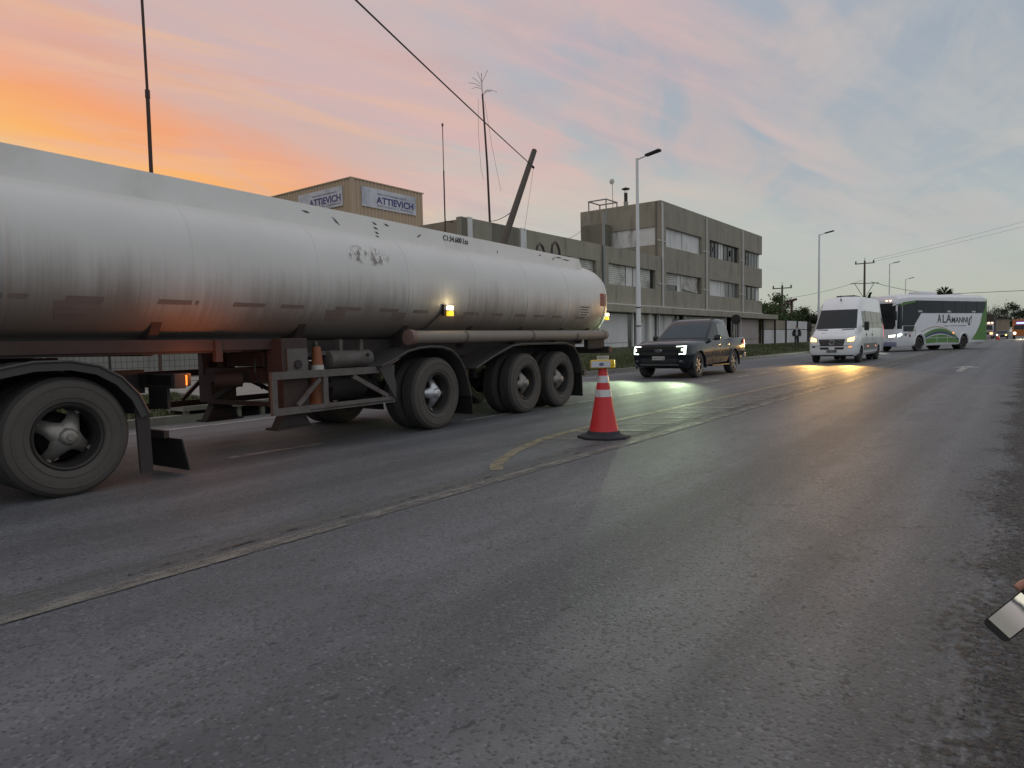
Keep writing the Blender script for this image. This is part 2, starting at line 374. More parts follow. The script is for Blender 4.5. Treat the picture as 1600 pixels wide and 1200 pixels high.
MT['blade'] = mat_leaf('grass_blade', (.085, .105, .032))
MT['truck_orange'] = M('orange_truck_paint', (.45, .15, .04), .5, 0, .15)
MT['truck_white'] = M('pale_truck_paint', (.45, .42, .50), .5, 0, .1)
MT['tarp'] = M('dark_cargo_tarp', (.04, .038, .036), .8, 0, .3)
def mat_grass():
    b = MatB('verge_grass'); n1 = b.noise(.5, 6, .6); n2 = b.noise(6, 5, .7); n3 = b.noise(60, 3, .6)
    k = b.mix(n1, (.05, .062, .02), (.085, .09, .034)); k = b.mix(b.smooth(n2, .5, .8), k, (.11, .095, .055))
    k = b.mix(b.math('MULTIPLY', n3, .6), k, (.026, .034, .011)); b.color(k); b.set(Roughness=.9); b.bump(n3, .8, .04); return b.m
MT['grass'] = mat_grass()

# ------------------------------------------------------------------ mesh building
class MB:
    def __init__(s): s.v = []; s.f = []; s.mi = []; s.mats = []
    def _m(s, m):
        m = MT[m] if isinstance(m, str) else m
        if m not in s.mats: s.mats.append(m)
        return s.mats.index(m)
    def add(s, vs, fs, m):
        o = len(s.v); k = s._m(m); s.v += [tuple(p) for p in vs]
        for f in fs: s.f.append(tuple(i+o for i in f)); s.mi.append(k)
        return s
    def box(s, c, d, m, rz=0, mat=None):
        hx, hy, hz = d[0]/2, d[1]/2, d[2]/2
        vs = [Vector((x*hx, y*hy, z*hz)) for x in (-1, 1) for y in (-1, 1) for z in (-1, 1)]
        if mat is not None: vs = [mat @ v for v in vs]
        elif rz: q = Matrix.Rotation(rz, 3, 'Z'); vs = [q @ v for v in vs]
        vs = [v+Vector(c) for v in vs]
        return s.add(vs, [(0, 1, 3, 2), (4, 6, 7, 5), (0, 4, 5, 1), (2, 3, 7, 6), (0, 2, 6, 4), (1, 5, 7, 3)], m)
    def bx(s, x0, x1, y0, y1, z0, z1, m):
        return s.box(((x0+x1)/2, (y0+y1)/2, (z0+z1)/2), (abs(x1-x0), abs(y1-y0), abs(z1-z0)), m)
    def bar(s, p0, p1, w, h, m):
        p0, p1 = Vector(p0), Vector(p1); d = p1-p0; q = d.to_track_quat('X', 'Z').to_matrix()
        return s.box((p0+p1)/2, (d.length, w, h), m, mat=q)
    def tube(s, pts, r, m, n=8, cap=True):
        pts = [Vector(p) for p in pts]; N = len(pts); rr = r if isinstance(r, (list, tuple)) else [r]*N
        vs = []; fs = []; prev = None
        for i, p in enumerate(pts):
            t = (pts[min(i+1, N-1)]-pts[max(i-1, 0)]).normalized()
            if prev is None:
                a = Vector((0, 0, 1)) if abs(t.z) < .9 else Vector((1, 0, 0)); u = t.cross(a).normalized()
            else: u = (prev-t*prev.dot(t)).normalized()
            prev = u; w = t.cross(u)
            for k in range(n):
                an = 2*math.pi*k/n; vs.append(p+(u*math.cos(an)+w*math.sin(an))*rr[i])
        for i in range(N-1):
            for k in range(n):
                a, b2 = i*n+k, i*n+(k+1) % n; fs.append((a, b2, b2+n, a+n))
        if cap: fs.append(tuple(range(n-1, -1, -1))); fs.append(tuple(range((N-1)*n, N*n)))
        return s.add(vs, fs, m)
    def lathe(s, prof, m, n=24, axis='Z', c=(0, 0, 0), caps=True):
        """prof: list of (radius, height along the axis)"""
        vs = []; fs = []; c = Vector(c)
        for r, h in prof:
            for k in range(n):
                a = 2*math.pi*k/n; x, y = r*math.cos(a), r*math.sin(a)
                vs.append(c+(Vector((x, y, h)) if axis == 'Z' else Vector((h, x, y)) if axis == 'X' else Vector((y, h, x))))
        for i in range(len(prof)-1):
            for k in range(n):
                a, b2 = i*n+k, i*n+(k+1) % n; fs.append((a, b2, b2+n, a+n))
        if caps: fs.append(tuple(range(n-1, -1, -1))); fs.append(tuple(range((len(prof)-1)*n, len(prof)*n)))
        return s.add(vs, fs, m)
    def prism(s, poly, axis, a, b, m):
        def P(u, v, t): return {'X': (t, u, v), 'Y': (u, t, v), 'Z': (u, v, t)}[axis]
        n = len(poly); vs = [P(u, v, a) for u, v in poly]+[P(u, v, b) for u, v in poly]
        fs = [tuple(range(n)), tuple(range(2*n-1, n-1, -1))]+[(i, i+n, (i+1) % n+n, (i+1) % n) for i in range(n)]
        return s.add(vs, fs, m)
    def loft(s, secs, m, closed=True, caps=True):
        n = len(secs[0]); vs = [p for q in secs for p in q]; fs = []
        for i in range(len(secs)-1):
            for k in range(n if closed else n-1):
                a, b2 = i*n+k, i*n+(k+1) % n; fs.append((a, b2, b2+n, a+n))
        if caps and closed: fs.append(tuple(range(n-1, -1, -1))); fs.append(tuple(range((len(secs)-1)*n, len(secs)*n)))
        return s.add(vs, fs, m)
    def mesh(s, name, angle=35, bevel=0, weld=False):
        me = bpy.data.meshes.new(name); me.from_pydata(s.v, [], s.f)
        for m in s.mats: me.materials.append(m)
        me.polygons.foreach_set('material_index', s.mi)
        bm = bmesh.new(); bm.from_mesh(me)
        if weld: bmesh.ops.remove_doubles(bm, verts=bm.verts, dist=1e-5)
        bmesh.ops.recalc_face_normals(bm, faces=bm.faces)
        if bevel:
            es = [e for e in bm.edges if len(e.link_faces) == 2 and e.calc_face_angle(0) > R(30)]
            bmesh.ops.bevel(bm, geom=es, offset=bevel, segments=2, profile=.6, affect='EDGES', clamp_overlap=True)
        bm.to_mesh(me); bm.free()
        if angle:
            me.polygons.foreach_set('use_smooth', [True]*len(me.polygons)); me.set_sharp_from_angle(angle=R(angle))
        me.update(); return me
    def build(s, name, parent=None, angle=35, bevel=0, loc=None, weld=False):
        o = bpy.data.objects.new(name, s.mesh(name, angle, bevel, weld)); col.objects.link(o)
        if parent: o.parent = parent
        if loc: o.location = loc
        return o

def tag(o, label=None, cat=None, group=None, kind=None):
    if label: o['label'] = label
    if cat: o['category'] = cat
    if group: o['group'] = group
    if kind: o['kind'] = kind
    return o
def thing(name, label, cat, loc=(0, 0, 0), rz=0, group=None):
    o = bpy.data.objects.new(name, None); col.objects.link(o); o.location = loc; o.rotation_euler = (0, 0, rz)
    o.empty_display_size = .2
    return tag(o, label, cat, group)
def copy_tree(o, parent=None, loc=None):
    c = o.copy(); col.objects.link(c)
    if parent: c.parent = parent
    if loc is not None: c.location = loc
    for ch in [x for x in bpy.data.objects if x.parent == o]: copy_tree(ch, c)
    return c
def part_copy(o, parent, loc=None, rot=None):
    c = copy_tree(o, parent, loc)
    if rot is not None: c.rotation_euler = rot
    return c
def text_mb(body, size, m, ex=.004, width=None, shear=0, bold=0.0):
    cu = bpy.data.curves.new('lettering', 'FONT'); cu.body = body; cu.size = size; cu.extrude = ex; cu.align_x = 'CENTER'; cu.align_y = 'CENTER'
    cu.shear = shear; cu.offset = bold; cu.resolution_u = 3
    o = bpy.data.objects.new('tmp_text', cu); col.objects.link(o); bpy.context.view_layer.update()
    me = bpy.data.meshes.new_from_object(o.evaluated_get(bpy.context.evaluated_depsgraph_get()))
    vs = [v.co.copy() for v in me.vertices]; fs = [tuple(p.vertices) for p in me.polygons]
    bpy.data.objects.remove(o); bpy.data.curves.remove(cu); bpy.data.meshes.remove(me)
    w = max(v.x for v in vs)-min(v.x for v in vs)
    if width: k = width/w; vs = [Vector((v.x*k, v.y, v.z)) for v in vs]
    return vs, fs
def text_on(name, body, size, m, parent, origin, ux, uy, width=None, ex=.004, shear=0, bold=0.0, label=None):
    """flat lettering centred on origin, reading along ux with uy up"""
    vs, fs = text_mb(body, size, m, ex, width, shear, bold); ux, uy = Vector(ux), Vector(uy); n = ux.cross(uy); o = Vector(origin)
    mb = MB(); mb.add([o+ux*v.x+uy*v.y+n*v.z for v in vs], fs, m); return mb.build(name, parent, 0)
def evaluated(o):
    bpy.context.view_layer.update(); dg = bpy.context.evaluated_depsgraph_get()
    return bpy.data.meshes.new_from_object(o.evaluated_get(dg), depsgraph=dg)
def carve(o, cutters):
    """cut solid shapes (MB) out of a mesh object"""
    tmp = []
    for c in cutters:
        k = c.build('tmp_cut', o.parent, 0); tmp.append(k)
        md = o.modifiers.new('b', 'BOOLEAN'); md.operation = 'DIFFERENCE'; md.object = k; md.solver = 'EXACT'
        try: md.material_mode = 'TRANSFER'
        except Exception: pass
    me = evaluated(o); o.modifiers.clear(); o.data = me
    for k in tmp: bpy.data.objects.remove(k)
    me.polygons.foreach_set('use_smooth', [True]*len(me.polygons)); me.set_sharp_from_angle(angle=R(35))
    return o
class Skin2:
    """sheets laid on a finished body: each point is dropped on to the body along an axis"""
    def __init__(s, mb_or_obj):
        if isinstance(mb_or_obj, MB): s.t = BVHTree.FromPolygons([Vector(v) for v in mb_or_obj.v], mb_or_obj.f)
        else: s.t = BVHTree.FromPolygons([v.co.copy() for v in mb_or_obj.data.vertices], [tuple(p.vertices) for p in mb_or_obj.data.polygons])
    def drop(s, p, d, off):
        h = s.t.ray_cast(Vector(p)-Vector(d)*8, Vector(d))
        if h[0] is None: return Vector(p)
        return h[0]-Vector(d)*off
    def quad(s, mb, corners, d, m, off=.006, nx=4, ny=4):
        """corners: 4 points, in order; bilinear grid dropped along d, with a thin rim going back into the body"""
        c = [Vector(p) for p in corners]; vs = []; fs = []; d = Vector(d).normalized()
        for j in range(ny+1):
            for i in range(nx+1):
                u, v = i/nx, j/ny; p = (c[0]*(1-u)+c[1]*u)*(1-v)+(c[3]*(1-u)+c[2]*u)*v; vs.append(s.drop(p, d, off))
        W = nx+1
        for j in range(ny):
            for i in range(nx): fs.append((j*W+i, j*W+i+1, (j+1)*W+i+1, (j+1)*W+i))
        ring = [i for i in range(W)]+[j*W+nx for j in range(1, ny+1)]+[ny*W+i for i in range(nx-1, -1, -1)]+[j*W for j in range(ny-1, 0, -1)]
        o = len(vs); vs += [vs[i]+d*(off+.012) for i in ring]; n = len(ring)
        for k in range(n): fs.append((ring[k], ring[(k+1) % n], o+(k+1) % n, o+k))
        return mb.add(vs, fs, m)

# ================================================================== THE SETTING
def struct(mb, name, parent=None, angle=35, bevel=0): return tag(mb.build(name, parent, angle, bevel), kind='structure')
def interp(x, pts):
    if x <= pts[0][0]: return pts[0][1]
    for (a, b), (c, d) in zip(pts, pts[1:]):
        if x <= c: t = (x-a)/(c-a); return b*(1-t)+d*t
    return pts[-1][1]
KERB = [(-40, -11.0), (8, -11.1), (18, -12.25), (900, -12.25)]
def kerb_x(y): return interp(y, KERB)
def rise(y): return interp(y, [(-20, .24), (12, .26), (24, .5), (34, .66), (45, .62), (66, .42), (120, .40)])
def verge_z(x, y):
    e = kerb_x(y)-.16; t = min(1, max(0, (e-x)/7.4)); t = t*(1.55-.55*t) if t < 1 else 1.0
    return .118+rise(y)*t
g = MB(); g.bx(-3000, 3000, -3000, 3000, -.5, -.06, 'grass'); struct(g, 'ground', angle=0)
# road sheet, left border follows the kerb
ys = [-60, -20, 0, 8, 10, 12, 14, 16, 18, 40, 100, 300, 900]
rd = MB(); L = [(kerb_x(y)-.02, y, 0) for y in ys]; Rr = [(.12, y, 0) for y in ys]
rd.add(L+Rr, [(i, i+len(ys), i+1+len(ys), i+1) for i in range(len(ys)-1)], 'asphalt'); struct(rd, 'road', angle=0)
# rough dark shoulder with a ragged border against the lane
sh = MB(); N = 520; A = []; B = []
for i in range(N+1):
    y = -8+118*(i/N)**1.6
    A.append((-1.1, y, .004)); B.append((3.4, y, .004))
sh.add(A+B, [(i, i+N+1, i+N+2, i+1) for i in range(N)], 'coarse')
sh.bx(.1, 3.4, -60, -8, -.05, .003, 'coarse'); sh.bx(.1, 3.4, 110, 900, -.05, .003, 'coarse'); struct(sh, 'road_shoulder', angle=0)
# loose chippings on the shoulder and a few on the lane
gr = MB()
def chip(x, y, z, s, m):
    a = rnd.uniform(0, 6.3); h = s*rnd.uniform(.35, .7); p = []
    for k in range(5): p.append((x+s*math.cos(a+k*1.2566)*rnd.uniform(.7, 1.2), y+s*math.sin(a+k*1.2566)*rnd.uniform(.7, 1.2), z))
    gr.add(p+[(x+rnd.uniform(-.3, .3)*s, y+rnd.uniform(-.3, .3)*s, z+h)], [(0, 1, 5), (1, 2, 5), (2, 3, 5), (3, 4, 5), (4, 0, 5)], m)
MT['chip_dark'] = M('dark_chipping', (.05, .047, .045), .8, 0, .4, 40); MT['chip_pale'] = M('pale_chipping', (.15, .14, .13), .75, 0, .4, 40)
for i in range(5200):
    y = 1.2+14*rnd.random()**2; x = -.15+abs(rnd.gauss(0, .8))
    if x > 3: continue
    chip(x, y, .004, rnd.uniform(.003, .0085), 'chip_dark' if rnd.random() < .72 else 'chip_pale')
for i in range(700):
    chip(rnd.uniform(-4, 0), 1.0+12*rnd.random()**2, .0, rnd.uniform(.002, .0045), 'chip_dark' if rnd.random() < .5 else 'chip_pale')
tag(gr.build('gravel', None, 0), kind='stuff')

# verge between kerb and buildings
vg = MB(); vy = [-40, -20, -8, 0, 4, 8, 10, 12, 14, 16, 18, 22, 26, 30, 34, 40, 46, 54, 62, 70, 80, 100, 140, 220, 500, 900]; nx = 22; P = []
for y in vy:
    for i in range(nx+1):
        t = (i/nx)**1.6; x = kerb_x(y)-.16-t*60
        P.append((x, y, verge_z(x, y)+(.025*math.sin(x*1.7+y*.6) if t > .01 else 0)))
vg.add(P, [(j*(nx+1)+i, j*(nx+1)+i+1, (j+1)*(nx+1)+i+1, (j+1)*(nx+1)+i) for j in range(len(vy)-1) for i in range(nx)], 'grass'); struct(vg, 'verge')
# kerb, with cut joints
kb = MB(); prev = None
ky = [y*1.0 for y in range(-20, 120)]
for y in ky:
    if 5.6 <= y < 8.6: continue                       # the drain stands here
    x0, x1 = kerb_x(y), kerb_x(y+1); w = .16
    kb.add([(x0, y+.006, -.02), (x1, y+.994, -.02), (x1-w, y+.994, -.02), (x0-w, y+.006, -.02), (x0-.015, y+.006, .128), (x1-.015, y+.994, .128), (x1-w, y+.994, .128), (x0-w, y+.006, .128)],
           [(0, 1, 2, 3), (4, 7, 6, 5), (0, 4, 5, 1), (1, 5, 6, 2), (2, 6, 7, 3), (3, 7, 4, 0)], 'kerb')
tag(struct(kb, 'kerb', angle=0), kind='structure')
# gutter strip of concrete along the near kerb
gt = MB(); yy2 = [-30, -10, 0, 8, 10, 12, 14, 16, 18, 30, 60, 120]
gt.add([(kerb_x(y)+.0, y, .004) for y in yy2]+[(kerb_x(y)+.46, y, .004) for y in yy2], [(i, i+len(yy2), i+1+len(yy2), i+1) for i in range(len(yy2)-1)], 'dust'); struct(gt, 'gutter', angle=0)
# footpath and driveway slab behind the drain
pt = MB()
def slab(x0, x1, y0, y1, m, h=.035):
    nx_, ny_ = 6, 3; v = []
    for j in range(ny_+1):
        for i in range(nx_+1):
            x = x0+(x1-x0)*i/nx_; y = y0+(y1-y0)*j/ny_; v.append((x, y, verge_z(x, y)+h))
    W = nx_+1; n0 = len(v); ring = list(range(W))+[j*W+nx_ for j in range(1, ny_+1)]+[ny_*W+i for i in range(nx_-1, -1, -1)]+[j*W for j in range(ny_-1, 0, -1)]
    v += [(v[i][0], v[i][1], v[i][2]-.3) for i in ring]
    f = [(j*W+i, j*W+i+1, (j+1)*W+i+1, (j+1)*W+i) for j in range(ny_) for i in range(nx_)]
    f += [(ring[k], ring[(k+1) % len(ring)], n0+(k+1) % len(ring), n0+k) for k in range(len(ring))]
    pt.add(v, f, m)
slab(-11.6, -17.4, 7.2, 9.6, 'path'); slab(-17.5, -19.2, -20, 22, 'path'); slab(-14.6, -15.7, -20, 7.1, 'path', .03)
struct(pt, 'footpath', angle=0)

# painted markings, 4 mm above the road
mk = 0.004
def strip(pts, w, m, name, z=mk):
    b = MB(); pts = [Vector((x, y, 0)) for x, y in pts]; l = []; r = []
    for i, p in enumerate(pts):
        t = (pts[min(i+1, len(pts)-1)]-pts[max(i-1, 0)]).normalized(); n = Vector((t.y, -t.x, 0))
        l.append((p.x-n.x*w/2, p.y-n.y*w/2, z)); r.append((p.x+n.x*w/2, p.y+n.y*w/2, z))
    k = len(pts); b.add(l+r, [(i, i+k, i+k+1, i+1) for i in range(k-1)], m)
    return tag(b.build(name, None, 0), kind='structure')
strip([(-3.85, -20), (-3.85, 2), (-3.84, 10), (-3.83, 40), (-3.83, 120)], .40, 'dust', 'road_marking', .003)
strip([(-3.70, -20), (-3.70, 2), (-3.72, 10), (-3.76, 40), (-3.78, 120)], .13, 'pale_line', 'road_marking', .0075)
strip([(-4.38, 6.2), (-4.38, 12), (-4.36, 60)], .98, 'dust', 'road_marking', .003)
strip([(-3.86, 1.6), (-3.86, 3), (-3.85, 6.5)], .045, 'tar', 'road_crack', .0075)
strip([(-4.01, 5.01), (-4.2, 5.25), (-4.37, 5.62), (-4.52, 5.95), (-4.63, 6.33), (-4.74, 6.7), (-4.79, 6.95), (-4.85, 7.4), (-4.88, 7.87), (-4.92, 8.6), (-4.93, 9.19), (-4.9, 12), (-4.88, 20), (-4.86, 40), (-4.86, 90)], .13, 'yellow_line', 'road_marking')
y = 6.9; k = 0
while y < 46:
    strip([(-4.78, y), (-4.02, y+.52)], .13 if k % 2 else .09, 'faint_line' if k % 3 else 'pale_line', 'road_marking', .0055); y += .85 if y < 14 else 1.3; k += 1
for a, b2 in ((-3, -1.6), (.4, 1.7), (4.05, 5.3), (8.0, 9.3), (10.6, 12.0), (13.1, 14.3), (15.5, 16.6), (18.0, 19.2), (20.6, 21.8), (22.8, 23.8), (25.0, 26.2), (27.6, 28.8), (30.4, 31.6), (33.4, 34.6), (36.4, 37.6), (40, 41.4), (44, 45.4)):
    strip([(-7.04, a), (-7.03, b2)], .11, 'white_line', 'road_marking')
strip([(-10.35, -30), (-10.35, 6), (-10.7, 10), (-11.4, 18), (-11.5, 30), (-11.5, 120)], .13, 'white_line', 'road_marking')
ar = MB(); ar.add([(-1.66, 29.8, mk), (-2.12, 28.3, mk), (-1.77, 28.45, mk), (-1.75, 25.4, mk), (-1.57, 25.4, mk), (-1.55, 28.45, mk), (-1.2, 28.3, mk)], [(0, 1, 2), (0, 2, 5), (0, 5, 6), (2, 3, 4, 5)], 'white_line')
tag(ar.build('road_arrow', None, 0), kind='structure')
for x, y0, y1 in ((-2.55, 12, 60), (-1.2, 10, 70)): pass
# grass blades along the verge
gb = MB(); bl = MT['blade']
def tuft(x, y, z, h):
    for q in range(4):
        a = rnd.uniform(0, 6.283); w = .006+.012*rnd.random(); l = rnd.uniform(.1, .5)*h; bx, by = x+rnd.uniform(-.06, .06), y+rnd.uniform(-.06, .06); hh = h*rnd.uniform(.6, 1.2)
        ca, sa = math.cos(a), math.sin(a)
        gb.add([(bx-sa*w, by+ca*w, z), (bx+sa*w, by-ca*w, z), (bx+ca*l, by+sa*l, z+hh)], [(0, 1, 2)], bl)
cnt = 0
while cnt < 17000:
    y = rnd.choice((rnd.uniform(2, 16), rnd.uniform(16, 40), rnd.uniform(36, 75))); x = kerb_x(y)-.2-abs(rnd.gauss(0, 3.2))
    if x < -19.4 or (-17.6 < x < -11.4 and 7.1 < y < 9.7) or (x < -17.4 and y < 22) or (-15.75 < x < -14.55 and y < 7.1): continue
    tuft(x, y, verge_z(x, y)-.01, rnd.uniform(.04, .13)); cnt += 1
tag(gb.build('grass', None, 0), kind='stuff')
# kerb drain
dr = thing('storm_drain', 'concrete kerb drain with dark openings between short posts under the tanker', 'drain', (-11.15, 7.1, 0))
d1 = MB(); d1.bx(-.5, .06, -1.5, 1.5, .19, .27, 'kerb'); d1.bx(-.5, -.38, -1.5, 1.5, -.02, .19, 'kerb'); d1.build('lid', dr)
for i in range(7): q = MB(); q.bx(-.06, .02, -1.45+i*.47, -1.37+i*.47, -.02, .19, 'kerb'); q.build('post', dr)
q = MB(); q.bx(-.375, -.30, -1.36, 1.36, -.02, .18, 'rubber'); q.build('shade_backing', dr)  # black slab paints the shade inside the drain openings

# ================================================================== CONCRETE BUILDING
FX = -20.0                                   # plane of the street front
bd = thing('concrete_building', 'olive grey three storey concrete building with broken windows and a two storey wing', 'building', (FX, 43.6, .3))
def W(x0, x1, y0, y1, z0, z1, m, name='wall', bevel=0, mb=None):
    """box in world coordinates, parented to the building"""
    q = mb or MB(); q.bx(x0-FX, x1-FX, y0-43.6, y1-43.6, z0-.3, z1-.3, m)
    return q if mb is not None else q.build(name, bd, 0, bevel)
D = -26.4
# tall block: parapet and spandrel bands, piers between windows
W(FX-.30, FX, 43.6, 65.9, 8.95, 10.68, 'concrete', 'spandrel', .02); W(FX-.30, FX, 43.6, 65.9, 5.85, 7.62, 'concrete', 'spandrel', .02)
W(FX-.30, FX, 43.6, 65.9, 3.45, 4.60, 'concrete', 'spandrel', .02)
for a, b2 in ((43.6, 44.4), (50.9, 52.55), (59.4, 61.0)):
    W(FX-.30, FX-.004, a, b2, 7.62, 8.95, 'concrete', 'pier'); W(FX-.30, FX-.004, a, b2, 4.60, 5.85, 'concrete', 'pier')
for a in (43.68, 51.72, 60.22):
    q = MB(); q.tube([(.07, a-43.6, 3.2-.3), (.07, a-43.6, 10.5-.3)], .075, 'white_trim', 8); q.build('downpipe', bd)
    for z in (4.95, 7.9):
        q = MB(); q.bx(.0, .05, a-44.3, a-43.0, z-.3, z-.24, 'white_trim'); q.build('bracket', bd)
# side wall towards the camera, back wall, roof
W(D, FX-.302, 43.6, 43.9, 8.95, 10.68, 'concrete', 'wall', .02); W(D, FX-.302, 43.6, 43.9, 6.4, 7.72, 'concrete', 'wall'); W(D, D+.9, 43.62, 43.9, 7.72, 8.95, 'concrete', 'wall')
W(D, D+.3, 43.9, 65.9, .3, 10.68, 'concrete', 'wall'); W(D+.3, FX-.3, 65.6, 65.9, .3, 10.68, 'concrete', 'wall'); W(D+.3, FX-.3, 43.9, 65.6, 10.0, 10.2, 'concrete', 'roof')
W(D+.3, FX-.9, 43.9, 65.6, 7.1, 7.3, 'concrete', 'floor_slab'); W(D+.3, FX-.9, 43.9, 65.6, 3.9, 4.1, 'concrete', 'floor_slab')
W(-25.5, -24.45, 43.72, 43.8, 7.72, 8.93, 'shutter', 'louvre'); 
for i in range(9): W(-25.45, -24.5, 43.66, 43.72, 7.80+i*.125, 7.86+i*.125, 'grey_metal', 'louvre_blade')
for a, b2, m in ((-24.4, -22.3, 'mould_panel'), (-22.28, -20.32, 'mould_panel')): W(a, b2, 43.70, 43.80, 7.73, 8.94, m, 'panel')
W(-20.42, -20.302, 43.55, 43.6, 6.9, 10.6, 'concrete_stained', 'corner_strip')
# window fillings: (y0, y1, kind)
def fill(y0, y1, z0, z1, kind):
    x = FX-.22
    if kind == 'white': W(x-.04, x, y0+.03, y1-.03, z0+.01, z1-.01, 'white_panel', 'panel')
    elif kind == 'thin': W(x-.02, x+.03, y0, y1, z0+.01, z1-.01, 'white_trim', 'mullion')
    elif kind in ('shutter', 'half', 'tilt'):
        zb = z0 if kind == 'shutter' else z0+(z1-z0)*(.36 if kind == 'half' else .12)
        f = MB(); n = int((z1-zb)/.115)
        for i in range(n):
            zz = z1-.02-i*(z1-zb)/n; dz_ = (.16*(i/n) if kind == 'tilt' else 0)
            f.add([(x-FX, y0+.04-43.6, zz-.3+dz_), (x-FX, y1-.04-43.6, zz-.3-dz_*.6), (x-FX, y1-.04-43.6, zz-.408-dz_*.6), (x-FX, y0+.04-43.6, zz-.408+dz_),
                   (x-.03-FX, y0+.04-43.6, zz-.3+dz_), (x-.03-FX, y1-.04-43.6, zz-.3-dz_*.6), (x-.03-FX, y1-.04-43.6, zz-.408-dz_*.6), (x-.03-FX, y0+.04-43.6, zz-.408+dz_)],
                  [(0, 1, 2, 3), (4, 7, 6, 5), (0, 4, 5, 1), (1, 5, 6, 2), (2, 6, 7, 3), (3, 7, 4, 0)], 'shutter')
        tag(f.build('roller_shutter', bd, 0), kind='stuff') if False else f.build('roller_shutter', bd, 0)
        W(x-.09, x-.06, y0+.02, y1-.02, z0, z1, 'dark_window', 'pane')
    elif kind in ('glass', 'broken', 'dusty'):
        n = 3 if y1-y0 > 2 else 2; w = (y1-y0)/n
        for i in range(n):
            fr = MB(); a, b3 = y0+i*w, y0+(i+1)*w
            for c0, c1, e0, e1 in ((a+.02, a+.09, z0, z1), (b3-.09, b3-.02, z0, z1), (a+.09, b3-.09, z1-.08, z1), (a+.09, b3-.09, z0, z0+.08)): W(x-.02, x+.03, c0, c1, e0, e1, 'dark_metal' if kind != 'dusty' else 'grey_metal', mb=fr)
            f = fr.build('window', bd, 0)
            g1 = MB(); m = 'grey_window' if kind == 'dusty' else 'shard' if kind == 'broken' and i < 2 else 'dark_window'
            if kind == 'broken' and i == 1:                       # shards of glass left round the frame
                yy0, yy1, c = a+.09-43.6, b3-.09-43.6, (z0+z1)/2-.3
                ring = [(yy0, z0-.22), (yy1, z0-.22), (yy1, z1-.38), (yy0, z1-.38)]; inner = [(yy0+.18+.3*rnd.random(), c-.1-.2*rnd.random()), (yy1-.1-.25*rnd.random(), c-.3+.2*rnd.random()), (yy1-.1-.2*rnd.random(), c+.2+.2*rnd.random()), (yy0+.08+.2*rnd.random(), c+.1+.3*rnd.random())]
                for k in range(4):
                    r0, r1, q0, q1 = ring[k], ring[(k+1) % 4], inner[k], inner[(k+1) % 4]
                    g1.add([(x-FX, *r0), (x-FX, *r1), (x-FX, *q1), (x-FX, *q0), (x-.008-FX, *r0), (x-.008-FX, *r1), (x-.008-FX, *q1), (x-.008-FX, *q0)], [(0, 1, 2, 3), (4, 7, 6, 5), (0, 4, 5, 1), (1, 5, 6, 2), (2, 6, 7, 3), (3, 7, 4, 0)], m)
            else: g1.bx(x-.01-FX, x-FX, a+.09-43.6, b3-.09-43.6, z0+.08-.3, z1-.08-.3, m)
            g1.build('pane', f, 0)
        W(x-2.6, x-2.5, y0-.4, y1+.4, z0-.3, z1+.3, 'black_trim', 'inner_wall')
z3, z2 = (7.62, 8.95), (4.60, 5.85)
for y0, y1, kd in ((44.4, 47.55, 'white'), (47.55, 47.68, 'thin'), (47.68, 50.9, 'white'), (52.55, 55.0, 'broken'), (55.0, 55.5, 'white'), (55.5, 55.62, 'thin'), (55.62, 56.1, 'white'), (56.1, 59.4, 'broken'), (61.0, 62.6, 'broken'), (62.6, 65.1, 'dusty'), (65.1, 65.6, 'white')): fill(y0, y1, *z3, kd)
for y0, y1, kd in ((44.4, 46.7, 'half'), (46.7, 47.25, 'white'), (47.3, 47.45, 'thin'), (47.45, 50.6, 'tilt'), (52.55, 55.5, 'white'), (55.5, 56.5, 'white'), (56.5, 59.4, 'dusty'), (61.0, 64.6, 'glass'), (64.6, 65.5, 'white')): fill(y0, y1, *z2, kd)
# wing: two storeys running back towards the tanker
W(FX-.30, FX, 22.9, 43.595, 5.85, 6.83, 'concrete', 'spandrel', .02); W(FX-.30, FX, 22.9, 43.595, 3.45, 4.60, 'concrete', 'spandrel', .02)
W(-33, FX-.302, 22.9, 23.2, .3, 6.72, 'beige_concrete', 'wall', .02); W(-33, FX-.3, 23.2, 43.59, 6.2, 6.4, 'concrete', 'roof'); W(-33, -32.7, 23.2, 43.59, .3, 6.7, 'concrete', 'wall')
W(-32.7, FX-.9, 23.2, 43.59, 3.9, 4.1, 'concrete', 'floor_slab')
for a, b2 in ((22.9, 25.2), (31.9, 32.8), (34.75, 36.2), (42.65, 43.6)): W(FX-.30, FX-.004, a, b2, 4.6, 5.85, 'concrete', 'pier')
for a, b2, z0 in ((22.93, 23.6, 5.9), (25.1, 27.2, 5.86)): W(FX, FX+.012, a, b2, z0, 6.8, 'concrete_stained', 'stain_patch')
W(FX, FX+.06, 27.3, 27.75, 5.5, 6.84, 'white_panel', 'pilaster'); W(FX, FX+.05, 23.3, 23.62, 5.9, 6.86, 'white_panel', 'pilaster')
q = MB(); q.tube([(.08, 35.5-43.6, 2.6), (.08, 35.5-43.6, 8.4)], .085, 'grey_metal', 8); q.build('downpipe', bd)
for y0, y1, kd in ((25.2, 28.4, 'shutter'), (28.4, 31.9, 'white'), (32.8, 34.75, 'shutter'), (36.2, 38.75, 'shutter'), (38.8, 39.7, 'white'), (39.75, 40.1, 'thin'), (40.1, 42.3, 'shutter'), (42.3, 42.65, 'glass')): fill(y0, y1, *z2, kd)
